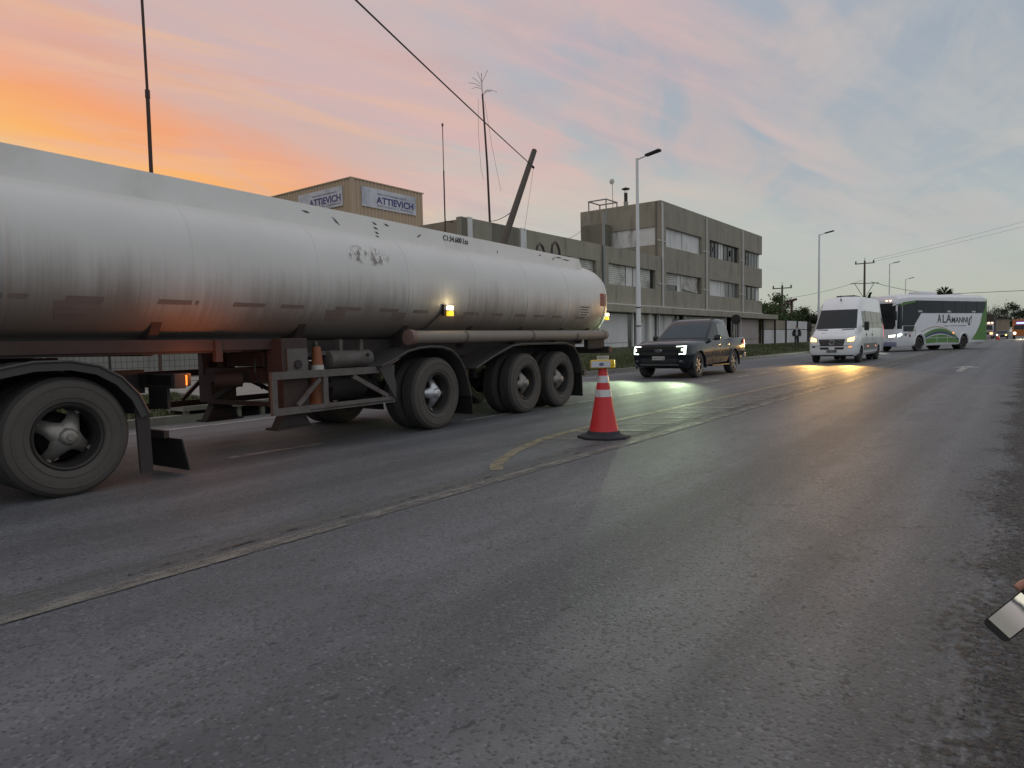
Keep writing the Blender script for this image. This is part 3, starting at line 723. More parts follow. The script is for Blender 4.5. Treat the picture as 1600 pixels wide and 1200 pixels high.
# canopy over the shops, ground floor
W(FX-.3, FX+.42, 22.9, 69.7, 2.92, 3.36, 'concrete', 'canopy', .02); W(FX-.3, FX+.1, 22.9, 65.9, 3.36, 3.45, 'white_trim', 'flashing')
for i, a in enumerate((35.0, 39.3, 43.2, 47.6, 56.2, 59.9)): W(FX-.12, FX-.02, a, a+.16, .4, 2.92, 'white_trim', 'post')
for y0, y1, m in ((23, 28.9, 'white_wall'), (29.1, 34.9, 'shutter'), (35.6, 39.1, 'white_wall'), (40.3, 43.05, 'white_wall'), (43.4, 44.5, 'white_wall'), (44.6, 45.9, 'white_panel'), (48, 51.6, 'white_wall'), (51.7, 56, 'white_wall'), (60.1, 65.7, 'pink_wall')):
    z0 = .5
    W(FX-.4, FX-.28, y0, y1, z0+.55, 2.86, m, 'shop_panel'); W(FX-.42, FX-.27, y0, y1, .1, z0+.52, 'white_wall' if m != 'pink_wall' else 'pink_wall', 'base_panel')
for y0, y1 in ((39.15, 40.2), (45.95, 47.5), (56.4, 57.4), (58.6, 59.8)): W(FX-.5, FX-.42, y0, y1, .2, 2.9, 'dark_window', 'door')
W(FX-.41, FX-.26, 40.4, 42.9, 2.35, 2.84, 'shutter', 'sign_board')
W(-24, FX-.5, 23, 65.6, .2, .32, 'concrete', 'floor_slab'); W(-25.2, -25, 23.2, 43.5, .3, 6.2, 'black_trim', 'inner_wall')
W(-25.5, -23.8, 42.2, 43.55, 6.4, 9.4, 'concrete_stained', 'stair_head', .02)
W(FX+.0, FX+.02, 41.6, 42.0, .4, 2.9, 'white_trim', 'post')
# roof things of the building
rf = thing('roof_frame', 'rusty grey pipe frame standing at the roof edge of the tall concrete block', 'frame', (-24.6, 43.0, 9.4))
for x in (-.72, .7):
    q = MB(); q.tube([(x, 0, 0), (x, 0, 1.78)], .05, 'grey_metal'); q.build('post', rf)
    q = MB(); q.tube([(x, 1.6, 0.8), (x, 1.6, 1.78)], .05, 'grey_metal'); q.build('post', rf)
q = MB()
for p in (((-.77, 0, 1.8), (.75, 0, 1.8)), ((-.77, 1.6, 1.8), (.75, 1.6, 1.8)), ((-.72, 0, 1.8), (-.72, 1.6, 1.8)), ((.7, 0, 1.8), (.7, 1.6, 1.8))): q.tube(p, .05, 'grey_metal')
q.build('top_rail', rf)
ch = thing('chimney_pipe', 'short black flue pipe with a flat cap on the concrete roof', 'chimney', (-23.9, 46, 10.2))
q = MB(); q.tube([(0, 0, 0), (0, 0, 1.9)], .13, 'dark_metal', 12); q.tube([(0, 0, .95), (0, 0, 1.25)], .17, 'grey_metal', 12); q.build('flue', ch)
q = MB(); q.lathe([(.04, 2.32), (.30, 2.22), (.30, 2.16), (.05, 2.18)], 'dark_metal', 16); q.build('cap', ch)
q = MB()
for a in range(3): q.tube([(.1*math.cos(a*2.1), .1*math.sin(a*2.1), 1.88), (.12*math.cos(a*2.1), .12*math.sin(a*2.1), 2.2)], .012, 'dark_metal', 5)
q.build('cap_stay', ch)
ds = thing('roof_antenna', 'thin mast with a small round dish above the concrete roof', 'antenna', (-25, 46, 10.2))
q = MB(); q.tube([(0, 0, 0), (0, 0, 2.8)], .022, 'grey_metal', 6); q.build('mast', ds)
q = MB(); q.lathe([(.02, -.06), (.12, -.045), (.21, .0), (.21, .012), (.12, -.03), (.02, -.045)], 'white_trim', 18, 'Y', (0, -.1, 2.9)); q.build('dish', ds)

# ================================================================== SIGN BOX ON THE WING ROOF
bxx = thing('sign_box', 'beige corrugated steel box with faded banners above the wing roof', 'roof box', (-28, 23.49, 6.4))
def corr(p0, p1, z0, z1, n, name):
    p0, p1 = Vector(p0), Vector(p1); d = (p1-p0); nrm = Vector((d.y, -d.x)).normalized(); v = []; f = []
    prof = [(0, 0), (.3, 0), (.42, 1), (.88, 1)]
    pts = [(i+u, h) for i in range(n) for u, h in prof]+[(n, 0)]
    for u, h in pts:
        q = p0+d*(u/n)+nrm*(.035*h)
        v += [(q.x, q.y, z0), (q.x, q.y, z1)]
    f = [(2*i, 2*i+2, 2*i+3, 2*i+1) for i in range(len(pts)-1)]
    b = MB(); b.add(v, f, 'box_panel'); return b.build(name, bxx, 0)
corr((0, 0), (0, 5.22), 0, 3.48, 21, 'cladding'); corr((-8, 0), (0, 0), 0, 3.48, 32, 'cladding'); corr((0, 5.22), (-8, 5.22), 0, 3.48, 20, 'cladding'); corr((-8, 5.22), (-8, 0), 0, 3.48, 20, 'cladding')
q = MB(); q.bx(-8.06, .07, -.07, 5.28, 3.48, 3.54, 'box_panel'); q.build('roof_cap', bxx, 0)
q = MB(); q.bx(.0, .06, -.06, .12, .0, 3.48, 'box_panel'); q.build('corner_trim', bxx, 0)
b1 = MB(); b1.bx(.05, .09, .62, 4.58, 2.15, 3.18, 'sign_white'); s1 = tag(b1.build('banner', bxx, 0), label='banner on the street side with whole lettering')
b2_ = MB(); b2_.bx(-4.4, -.62, -.09, -.05, 2.15, 3.18, 'sign_white'); s2 = tag(b2_.build('banner', bxx, 0), label='banner on the tanker side, partly hidden')
text_on('lettering', 'ATTIEVICH', .50, 'sign_purple', s1, (.094, 3.02, 2.58), (0, 1, 0), (0, 0, 1), 2.75, bold=.015)
text_on('lettering', 'NEGOCIOS INMOBILIARIOS', .13, 'sign_grey', s1, (.094, 2.75, 2.92), (0, 1, 0), (0, 0, 1), 2.1)
text_on('lettering', 'ANTIGUO CAMPING', .15, 'sign_grey', s1, (.094, 3.0, 2.30), (0, 1, 0), (0, 0, 1), 2.7)
text_on('lettering', 'ATTIEVICH', .50, 'sign_purple', s2, (-2.05, -.094, 2.58), (1, 0, 0), (0, 0, 1), 2.65, bold=.015)
text_on('lettering', 'NEGOCIOS INMOBILIARIOS', .13, 'sign_grey', s2, (-2.1, -.094, 2.92), (1, 0, 0), (0, 0, 1), 2.1)
text_on('lettering', 'ANTIGUO CAMPING', .15, 'sign_grey', s2, (-2.05, -.094, 2.30), (1, 0, 0), (0, 0, 1), 2.6)

# ================================================================== MASTS, POLES, WIRES
def wire(name, label, p0, p1, sag, r=.012, n=14, cat='cable'):
    p0, p1 = Vector(p0), Vector(p1); pts = [p0.lerp(p1, i/n)-Vector((0, 0, sag*4*(i/n)*(1-i/n))) for i in range(n+1)]
    q = MB(); q.tube(pts, r, 'black_wire', 6); return tag(q.build(name), label, cat)
m1 = thing('antenna_mast', 'tall dark jointed mast standing behind the middle of the tank', 'mast', (-18, 8.55, verge_z(-18, 8.55)))
q = MB(); q.tube([(0, 0, 0), (.02, .02, 4.6), (-.01, .05, 7.4)], .05, 'rust_metal'); q.build('lower_tube', m1)
q = MB(); q.tube([(-.01, .05, 7.3), (.0, .02, 11.8)], .036, 'rust_metal'); q.build('upper_tube', m1)
q = MB(); q.tube([(-.01, .05, 7.28), (-.01, .05, 7.48)], .062, 'rust_metal'); q.build('coupling', m1)
m2 = thing('antenna_mast', 'thin whip mast clamped to the corner of the wing roof', 'mast', (-20.5, 22.4, 5.6))
q = MB(); q.tube([(0, 0, 0), (0, 0, 3.2)], .03, 'rust_metal'); q.tube([(0, 0, 3.2), (0, 0, 5.1)], .018, 'rust_metal'); q.build('tube', m2)
q = MB(); q.tube([(0, 0, 5.1), (0, 0, 5.22)], .04, 'rust_metal'); q.build('tip', m2)
q = MB(); q.bar((0, 0, 1.0), (0, .55, 1.05), .04, .04, 'rust_metal'); q.bar((0, 0, .4), (0, .55, .4), .04, .04, 'rust_metal'); q.build('bracket', m2)
m3 = thing('antenna_mast', 'leaning mast with a tangled wire antenna on top of the wing roof', 'mast', (-20.6, 25.7, 6.4))
q = MB(); q.tube([(0, 0, 0), (0, -.12, 3.2), (0, -.36, 6.5)], [.055, .05, .04], 'rust_metal'); q.build('tube', m3)
q = MB()
for i in range(9):
    a = i*.7+.2; l = .55+.35*((i*37) % 10)/10
    q.tube([(0, -.36, 6.4+.08*i), (l*.5*math.cos(a), -.36+l*.5*math.sin(a), 6.65+.07*i), (l*.9*math.cos(a), -.36+l*.9*math.sin(a), 6.55+.1*i)], .009, 'black_wire', 4)
q.tube([(0, -.36, 6.4), (0, -.4, 7.45)], .013, 'black_wire', 5); q.build('antenna', m3)
q = MB(); q.tube([(-.05, -.62, 6.2), (-.05, -.66, 4.6), (0, -.6, 3.0), (0, -.42, 2.5)], .008, 'black_wire', 4); q.tube([(0, -.2, 6.2), (0, .25, 4.3), (0, .9, 2.2)], .008, 'black_wire', 4); q.build('loose_wire', m3)
lp = thing('utility_pole', 'weathered leaning pole rising over the tanker with a cable tied near its top', 'pole', (-17, 19.35, verge_z(-17, 19.35)))
PB = Vector((-17, 19.35, verge_z(-17, 19.35))); PT = Vector((-17, 24.36, 9.43))
q = MB(); q.tube([(0, 0, -.3), tuple((PT-PB)*.5), tuple(PT-PB)], [.17, .145, .115], 'wood_pole', 10); q.build('shaft', lp)
pa = PB.lerp(PT, .93)
q = MB(); q.tube([tuple(pa-PB+Vector((0, .1, -.05))), tuple(pa-PB+Vector((0, .28, -.12)))], .05, 'dark_metal'); q.build('insulator', lp)
wire('overhead_cable', 'thick black cable slanting down from overhead to the leaning pole', pa+(Vector((-10.32, 9.03, 7.84))-pa)*1.6, pa, .08, .019, 20)
wire('stay_cable', 'short slack cable from the leaning pole down to the wing roof', PB.lerp(PT, .70), (-20.3, 25.3, 6.95), .12, .015)
wire('drop_wire', 'thin wire hanging from the leaning pole behind the tanker', pa+Vector((0, .25, -.15)), (-18.6, 25.7, 6.3), .02, .006)
wire('roof_wire', 'cable running from the wing roof up to the tall concrete block', (-21, 33.0, 7.0), (-25.9, 43.5, 9.6), .15, .012)
def street_lamp(x, y, h, label):
    z = verge_z(x, y); t = thing('street_lamp', label, 'street lamp', (x, y, z), 0, 'street lamps along the kerb')
    q = MB(); q.tube([(0, 0, 0), (0, 0, 3.4)], .105, 'lamp_white', 14); q.tube([(0, 0, 3.36), (0, 0, h-z)], [.085, .06], 'lamp_white', 14); q.build('post', t)
    q = MB(); q.lathe([(.19, 0), (.19, .03), (.12, .05)], 'lamp_white', 14); q.build('base_plate', t)
    q = MB(); q.tube([(-.02, 0, h-z-.06), (.45, 0, h-z+.04)], .032, 'lamp_white', 8); q.build('arm', t)
    q = MB(); q.prism([(0, -.12), (.62, -.15), (.68, -.1), (.68, .1), (.62, .15), (0, .12)], 'Z', 0, .075, 'dark_metal')
    hd = q.build('lamp_head', t, 35, .01); hd.location = (.42, 0, h-z+.01); hd.rotation_euler = (0, -.17, 0)
    for zz in (1.55, 2.35):
        q = MB(); q.lathe([(.112, zz), (.112, zz+.05)], 'rust_metal', 14); q.build('strap', t)
    return t
street_lamp(-13.4, 26.85, 8.95, 'tall white street lamp in front of the concrete building')
street_lamp(-13.3, 58.6, 9.3, 'white street lamp rising behind the white minibus')
street_lamp(-13.3, 93.8, 9.75, 'distant street lamp above the front of the coach roof')
street_lamp(-14.2, 115.0, 9.25, 'farthest and smallest street lamp above the coach roof')
def power_pole(x, y, h, label, two=False):
    z = verge_z(x, y); t = thing('power_pole', label, 'power pole', (x, y, z)); H = h-z
    q = MB(); q.tube([(0, 0, 0), (0, 0, H-.4)], [.18, .11], 'wood_pole', 8); q.tube([(0, 0, H-.4), (0, 0, H)], .03, 'dark_metal', 5); q.build('shaft', t)
    q = MB(); q.bar((-1.15, 0, H-.75), (1.15, 0, H-.75), .12, .12, 'wood_pole'); q.build('crossarm', t)
    for a in (-1.05, .0, 1.05):
        q = MB(); q.lathe([(.05, H-.68), (.11, H-.6), (.07, H-.52), (.1, H-.45), (.04, H-.38)], 'dark_metal', 8, c=(a, .0 if a else .14, 0)); q.build('insulator', t)
    if two:
        q = MB(); q.bar((-1.7, 0, H-3.3), (1.7, 0, H-3.4), .09, .09, 'wood_pole'); q.bar((-1.15, 0, H-3.35), (-.1, 0, H-5.2), .06, .06, 'wood_pole'); q.bar((1.15, 0, H-3.35), (.1, 0, H-5.2), .06, .06, 'wood_pole'); q.build('brace', t)
    return t
power_pole(-17, 99.5, 11.3, 'wooden power pole with two crossarms behind the minibus', True)
power_pole(-24, 87.1, 7.9, 'small power pole with one crossarm above the green trees')
pp = thing('gantry_post', 'short rusty post with a bent arm rising out of the trees', 'post', (-24, 91.4, .5))
q = MB(); q.tube([(0, 0, 0), (0, 0, 5.2)], .16, 'rust_metal', 8); q.build('post', pp)
q = MB(); q.bar((-.6, -.4, 5.1), (.5, .3, 5.45), .5, .3, 'rust_metal'); q.build('head', pp)
q = MB(); q.bar((0, 0, 4.9), (-1.2, -5.2, 4.5), .14, .2, 'rust_metal'); q.build('arm', pp)
wire('power_line', 'power line sagging from the double crossarm pole behind the coach', (-16.2, 99.5, 8.1), (-11.5, 135, 8.0), .4, .03)
wire('power_line', 'upper of the two high wires over the coach', (-16, 99.5, 11.0), (10, 112, 17.9), .25, .013)
wire('power_line', 'lower of the two high wires over the coach', (-15.9, 99.9, 10.75), (10, 113, 17.2), .25, .013)
wire('power_line', 'single wire level with the rear of the coach roof', (-30, 170, 9.6), (30, 150, 8.4), .15, .05)
wire('power_line', 'broken looking wire with hanging bits behind the minibus roof', (-17.2, 99.5, 8.4), (-23.8, 87.4, 5.9), .3, .02)
rs = thing('road_sign', 'small round road sign seen from behind the pickup cargo bed', 'road sign', (-14, 41.1, verge_z(-14, 41.1)))
q = MB(); q.tube([(0, 0, 0), (0, 0, 2.25)], .035, 'grey_metal', 8); q.build('post', rs)
q = MB(); q.lathe([(.02, -.012), (.30, -.012), (.30, .012), (.02, .012)], 'dark_metal', 20, 'Y', (0, -.05, 2.0)); q.build('plate', rs)

# ================================================================== BOUNDARY WALLS, FENCES
bw = thing('boundary_wall', 'low wall of white and brown panels with dark posts past the concrete building', 'wall', (-20, 66, .4))
for y0, y1, z0, z1, m in ((.1, 7.75, 1.55, 2.45, 'beige_concrete'), (.1, 7.75, .0, 1.5, 'white_wall'), (7.85, 16.7, .0, 1.5, 'white_wall'), (7.85, 16.7, 1.58, 2.45, 'white_wall')):
    n = 2 if y1-y0 < 8 else 3
    for i in range(n):
        q = MB(); q.bx(-.12, 0, y0+(y1-y0)*i/n+.015, y0+(y1-y0)*(i+1)/n-.015, z0, z1, m); q.build('panel', bw, 0)
for a in (-.0, 3.9, 7.8, 12.2, 16.8): q = MB(); q.bx(.0, .14, a-.07, a+.07, -.2, 2.5, 'frame_dark'); q.build('post', bw, 0)
q = MB(); q.bx(-.1, .02, 16.9, 18.2, -.2, 2.1, 'frame_dark'); q.build('gate', bw, 0)
q = MB(); q.bx(-.15, -.03, 18.3, 50, -.2, 2.2, 'beige_concrete'); q.build('panel', bw, 0)
mf = thing('mesh_fence', 'wire mesh fence on a low brown wall glimpsed beneath the tank', 'fence', (-18.9, 4.0, .3))
q = MB(); q.bx(-.1, .1, -14, 18.6, -.1, .32, 'beige_concrete'); q.build('base_wall', mf, 0)
for i in range(10): q = MB(); q.tube([(0, -13.8+i*3.5, .3), (0, -13.8+i*3.5, 1.45)], .035, 'dark_metal', 6); q.build('post', mf)
q = MB()
for i in range(230): q.tube([(0, -13.8+i*.14, .32), (0, -13.8+i*.14, 1.36)], .005, 'dark_metal', 3, False)
for z in (.45, .62, .79, .96, 1.13, 1.30, 1.38): q.tube([(0, -13.8, z), (0, 18.4, z)], .006, 'dark_metal', 3, False)
tag(q.build('wire_mesh', mf, 0), kind='stuff')
yw = thing('boundary_wall', 'pale yellowish wall behind the mesh fence under the tank', 'wall', (-24, 8, .3))
q = MB(); q.bx(-.2, 0, -5.2, 13, -.1, 3.4, 'path'); q.build('wall_face', yw, 0)
ww = thing('boundary_wall', 'bright white wall seen over the tractor mudguard', 'wall', (-22, 0, .3))
q = MB(); q.bx(-.2, 0, -12, 7.3, -.1, 3.2, 'van_white'); q.build('wall_face', ww, 0)
for x, y, h in ((-18.2, 10.75, 1.25), (-17.6, 12.9, .9)):
    b = thing('bollard', 'white marker post standing by the path beyond the tanker' if h > 1 else 'short white marker post beyond the landing legs', 'bollard', (x, y, verge_z(x, y)))
    q = MB(); q.tube([(0, 0, 0), (0, 0, h)], [.08, .05], 'white_trim', 8); q.build('post', b); q = MB(); q.lathe([(.06, h), (.05, h+.08), (.01, h+.11)], 'white_trim', 8); q.build('cap', b)

# ================================================================== TREES
def tree(name, label, x, y, z, h, cw, n, leaf, group=None, kind='round', seed=1):
    r = random.Random(seed); t = thing(name, label, 'tree', (x, y, z), 0, group)
    q = MB(); q.tube([(0, 0, 0), (.05*h, .02*h, h*.4), (.0, 0, h*.8)], [.045*h, .03*h, .012*h], 'bark', 8)
    for i in range(7):
        a = i*2.4; q.tube([(0.03*h, .01*h, h*(.3+.06*i)), (cw*.6*math.cos(a), cw*.6*math.sin(a), h*(.5+.06*i))], [.016*h, .004*h], 'bark', 5)
    q.build('trunk', t)
    c = MB(); cl = [(Vector((r.gauss(0, .42)*cw, r.gauss(0, .42)*cw, h*(.62+.2*r.gauss(0, .8)))), cw*r.uniform(.22, .42)) for _ in range(16)]
    if kind == 'cone': cl = [(Vector((r.uniform(-1, 1)*cw*(1-k/16), r.uniform(-1, 1)*cw*(1-k/16), h*(.3+.7*k/16))), cw*(1.05-k/17)*.45) for k in range(16)]
    for i in range(n):
        cc, rr = cl[r.randrange(len(cl))]; p = cc+Vector((r.gauss(0, .5), r.gauss(0, .5), r.gauss(0, .42)))*rr
        if p.z < h*.2: continue
        u = Vector((r.gauss(0, 1), r.gauss(0, 1), r.gauss(0, 1))).normalized(); w = u.orthogonal().normalized(); s = h*.024*r.uniform(.6, 1.6); v = u.cross(w)
        c.add([p-w*s, p+v*s*.5, p+w*s*1.2, p-v*s*.5], [(0, 1, 2, 3)], leaf)
    c.build('crown', t, 0); return t
G = 'trees behind the boundary wall'
for i, (x, y, h, w, lf, lb) in enumerate(((-24, 78, 4.6, 2.6, 'leaf', 'leafy green tree beside the end of the concrete building'), (-25, 86, 5.0, 2.8, 'leaf', 'pale green tree under the small power pole'), (-26, 95, 4.9, 2.6, 'leaf', 'green tree left of the gantry post above the white wall'),
                                   (-24, 100, 4.5, 2.4, 'leaf_dark', 'dark bush behind the standing man'), (-27, 112, 5.2, 2.6, 'leaf_dark', 'dark tree just beside the minibus roof'))):
    tree('leafy_tree', lb, x, y, .3, h, w, 7000, lf, G, seed=i+3)
tree('conifer_tree', 'small pointed treetop poking above the minibus roof', -21, 128, .3, 8.2, 1.0, 900, 'leaf_dark', None, 'cone', 31)
pl = thing('palm_tree', 'dark spiky treetop poking above the coach roof', 'tree', (-12.2, 150, -.75))
q = MB(); q.tube([(0, 0, 0), (0, 0, 9.4)], [.25, .16], 'bark', 8); q.build('trunk', pl)
q = MB()
for i in range(26):
    a = i*2.399; el = -.25+1.5*((i*7) % 26)/26; d = Vector((math.cos(a)*math.cos(el), math.sin(a)*math.cos(el), math.sin(el))); s = d.cross(Vector((0, 0, 1))).normalized()*.16
    b0 = Vector((0, 0, 9.3)); tip = b0+d*1.9-Vector((0, 0, .35)); md = b0+d*1.05+Vector((0, 0, .1))
    q.add([b0, md-s, tip, md+s], [(0, 1, 2), (0, 2, 3)], 'leaf_dark')
q.build('crown', pl, 0)
for i, (x, y, h, w) in enumerate(((-7, 215, 6.6, 4.5), (-2.5, 225, 7.5, 4.2), (4, 235, 8.2, 5), (11, 240, 7.2, 5), (-14, 205, 5.4, 4))):
    tree('far_tree', ('dim tree beyond the distant truck', 'dim tree between the far truck and the lit vehicles', 'dim tree above the orange truck at the end of the road', 'far tree past the edge of the road', 'far tree hidden behind the coach tail')[i], x, y, 0, h, w, 5000, 'leaf_dark', 'trees at the end of the road', seed=50+i)

# ================================================================== TANKER TRAILER  (local x towards the camera, y to the rear)
TA = R(3.5)
TO = (-6.21, -.38, 0)
tr = thing('tanker_trailer', 'long white fuel tank trailer with dirty flanks and three axles', 'tanker trailer', TO, TA)
TC, TZ, TAx, TBz, TN = -1.25, 2.045, 1.14, .80, 2.6
def tsec(y, k=1.0, n=56, grow=0):
    p = []
    for i in range(n):
        a = 2*math.pi*i/n; c, s = math.cos(a), math.sin(a)
        p.append((TC+(TAx*k+grow)*math.copysign(abs(c)**(2/TN), c), y, TZ+(TBz*k+grow)*math.copysign(abs(s)**(2/TN), s)))
    return p
q = MB(); D0, D1 = .42, .42; secs = []
for i in range(7): t = i/6*math.pi/2; secs.append(tsec(1.0-D0*math.cos(t), max(.02, math.sin(t)**.8)))
secs += [tsec(y) for y in (2, 3.2, 3.9, 4.7, 5.47, 6.2, 7.03, 7.8, 8.58, 9.3, 10.08, 10.8, 11.54, 12.4)]
for i in range(7): t = i/6*math.pi/2; secs.append(tsec(13.17+D1*math.sin(t), max(.02, math.cos(t)**.8)))
q.loft(secs, 'tank'); tank = q.build('tank', tr, 40)
for y in (2.3, 3.9, 5.47, 7.03, 8.58, 10.08, 11.54, 13.12):
    b = MB(); a0, a1 = tsec(y-.02, 1, 56, .001), tsec(y+.02, 1, 56, .001)
    b.loft([a0, tsec(y-.012, 1, 56, .005), tsec(y+.012, 1, 56, .005), a1], 'tank', caps=False); b.build('weld_seam', tank)
# hose tray boards on top
for x in (-.42, -2.08):
    b = MB(); b.prism([(1.1, 2.5), (1.1, 2.965), (12.57, 2.905), (12.80, 2.5)], 'X', x-.03, x, 'board'); b.build('walkway_board', tr, 0)
b = MB(); b.add([(-.43, 12.57, 2.9), (-2.07, 12.57, 2.9), (-2.07, 12.79, 2.55), (-.43, 12.79, 2.55), (-.43, 12.55, 2.9), (-2.07, 12.55, 2.9), (-2.07, 12.77, 2.55), (-.43, 12.77, 2.55)], [(0, 1, 2, 3), (4, 7, 6, 5), (0, 4, 5, 1), (2, 6, 7, 3)], 'board'); b.build('walkway_end', tr, 0)
b = MB(); b.bx(-2.0, -.5, 1.2, 12.5, 2.70, 2.74, 'frame_grey'); b.build('walkway_floor', tr, 0)
text_on('lettering', 'C1:34.600 Lts', .115, 'text_dark', tr, (-.415, 8.46, 2.835), (0, 1, 0), (0, 0, 1), .62, label=None)
# scuffs and dents on the board: short dark scrapes
for y, z, l, a in ((5.55, 2.85, .13, -.1), (6.02, 2.80, .16, -.6), (6.7, 2.86, .1, -.3), (6.72, 2.80, .1, -.25), (6.74, 2.74, .09, -.3), (6.75, 2.69, .08, -.2), (6.93, 2.87, .11, -.2), (7.6, 2.80, .12, .5), (9.6, 2.76, .07, 1.2), (11.0, 2.84, .09, 0), (11.7, 2.86, .3, .02), (12.0, 2.84, .35, .0), (11.5, 2.82, .14, .6)):
    b = MB(); w = .012; dv = Vector((0, math.cos(a), math.sin(a)))*l/2; nv = Vector((0, -math.sin(a), math.cos(a)))*w; c = Vector((-.4165, y, z)); pts = [c-dv, c+nv*.8, c+dv, c+dv*.3-nv, c-nv*1.2]
    b.add(pts+[p-Vector((.004, 0, 0)) for p in pts], [(0, 1, 2, 3, 4)]+[(i, (i+1) % 5, (i+1) % 5+5, i+5) for i in range(5)], 'text_dark'); b.build('scuff', tr, 0)
for x in (-.95, -1.32):
    b = MB(); b.tube([(x, 12.36, 2.7), (x, 12.36, 3.12), (x, 12.40, 3.24), (x, 12.5, 3.30), (x, 12.6, 3.26), (x, 12.68, 3.14), (x, 12.74, 2.7)], .028, 'dark_metal', 8); b.build('ladder_hoop', tr)
def on_tank(z, side=1, grow=.004):
    s = min(1, abs((z-TZ)/TBz)); return TC+side*(TAx*(1-s**TN)**(1/TN)+grow)
skt = Skin2(q)
# strips of torn reflective tape low on the flank
for y in (2.05, 2.75, 3.55, 4.35, 4.95, 5.75, 6.5, 7.15, 7.75, 8.3, 9.05, 9.75, 10.35, 11.0, 11.9):
    b = MB(); L_ = .30+.12*((y*7.3) % 1); skt.quad(b, [(0, y, 1.70), (0, y+L_, 1.70), (0, y+L_*.97, 1.66), (0, y-.01, 1.655)], (-1, 0, 0), 'streak', .003, 3, 2); b.build('torn_strip', tr, 0)
for y, w, h in ((2.65, .40, .16), (5.6, .34, .13), (6.75, .30, .12), (8.1, .3, .11)):
    b = MB(); skt.quad(b, [(0, y, 1.655), (0, y+w, 1.655), (0, y+w*.72, 1.655-h), (0, y+w*.1, 1.655-h)], (-1, 0, 0), 'streak', .003, 3, 3); b.build('grime_patch', tr, 0)
b = MB(); skt.quad(b, [(0, 12.90, 2.20), (0, 13.19, 2.20), (0, 13.19, 1.94), (0, 12.90, 1.94)], (-1, 0, 0), 'red_plate', .005, 4, 3); hp = b.build('hazard_plate', tr)
b = MB(); skt.quad(b, [(0, 12.0, 1.92), (0, 12.45, 1.92), (0, 12.45, 1.72), (0, 12.0, 1.72)], (-1, 0, 0), 'seam', .004, 3, 3); dp = b.build('data_plate', tr)
for i in range(4): b = MB(); skt.quad(b, [(0, 12.04, 1.90-i*.05), (0, 12.40-.04*(i % 2), 1.90-i*.05), (0, 12.40-.04*(i % 2), 1.88-i*.05), (0, 12.04, 1.88-i*.05)], (-1, 0, 0), 'text_dark', .006, 3, 1); b.build('print_line', dp, 0)
for i in range(3): b = MB(); skt.quad(b, [(0, 12.93, 2.15-i*.07), (0, 13.14, 2.15-i*.07), (0, 13.14, 2.13-i*.07), (0, 12.93, 2.13-i*.07)], (-1, 0, 0), 'streak', .007, 3, 1); b.build('print_line', hp, 0)
# marker lamps standing off the flank
def marker(y, z, x, arm=True):
    b = MB(); b.bx(x-.05, x, y-.09, y-.02, z-.07, z+.09, 'dark_metal'); b.bx(x-.03, x+.05, y-.05, y+.06, z-.005, z+.01, 'dark_metal'); o = b.build('marker_lamp', tr)
    b = MB(); b.bx(x+.005, x+.055, y-.045, y+.065, z+.012, z+.07, 'amber_hot'); b.build('white_lens', o, 35, .006)
    b = MB(); b.bx(x+.005, x+.055, y-.045, y+.065, z-.075, z-.007, 'amber'); b.build('amber_lens', o, 35, .006)
    l = bpy.data.lights.new('marker_light', 'POINT'); l.energy = 1.2; l.color = (1, .8, .35); l.shadow_soft_size = .03; lo = bpy.data.objects.new('marker_light', l); col.objects.link(lo); lo.parent = tr; lo.location = (x+.10, y+.02, z+.05)
    return o
marker(7.83, 1.70, -.10); marker(13.62, 1.74, -.34)
b = MB(); b.tube([(-.13, 7.73, 1.72), (-.16, 7.66, 1.62), (-.28, 7.5, 1.45), (-.5, 7.4, 1.33)], .012, 'black_wire', 6); b.build('lamp_cable', tr)
b = MB(); b.tube([(-.42, 13.5, 1.74), (-.5, 13.45, 1.4), (-.6, 13.3, 1.2)], .02, 'dark_metal', 6); b.build('lamp_stay', tr)
# hose tube
b = MB(); b.tube([(-.06, 6.98, 1.315), (-.06, 12.88, 1.335)], .093, 'pipe', 16); hpipe = b.build('hose_tube', tr)
b = MB(); b.tube([(-.06, 6.90, 1.315), (-.06, 7.0, 1.315)], .107, 'pipe_cap', 16); b.build('tube_cap', hpipe, 30, .004); b = MB(); b.tube([(-.06, 12.84, 1.335), (-.06, 12.98, 1.337)], .103, 'pipe', 16); b.build('tube_cap', hpipe)
for y in (8.1, 10.0, 11.6): b = MB(); b.tube([(-.06, y, 1.32), (-.06, y+.06, 1.32)], .099, 'frame_grey', 16); b.bx(-.5, -.06, y, y+.06, 1.24, 1.30, 'frame_grey'); b.build('bracket', hpipe)
# chassis
for x in (-.62, -1.88):
    b = MB(); b.prism([(5.0, 1.30), (5.0, 1.15), (6.2, 1.02), (12.6, 1.02), (12.6, 1.30)], 'X', x-.06, x+.06, 'frame_dark'); b.build('chassis_beam', tr, 0)
    b = MB(); b.prism([(1.4, 1.36), (1.4, 1.20), (5.2, 1.17), (5.2, 1.36)], 'X', x-.09, x+.09, 'frame_dark'); b.build('neck_beam', tr, 0)
b = MB(); b.bx(-2.1, -.36, 1.5, 4.55, 1.175, 1.21, 'frame_dark'); b.build('neck_plate', tr, 0)
b = MB(); b.bx(-.40, -.33, 1.4, 5.25, 1.20, 1.315, 'rust'); b.build('neck_side', tr, 0)
b = MB(); b.bx(-.36, -.30, 4.20, 4.28, 1.08, 1.31, 'rust'); b.build('hanger', tr, 0)
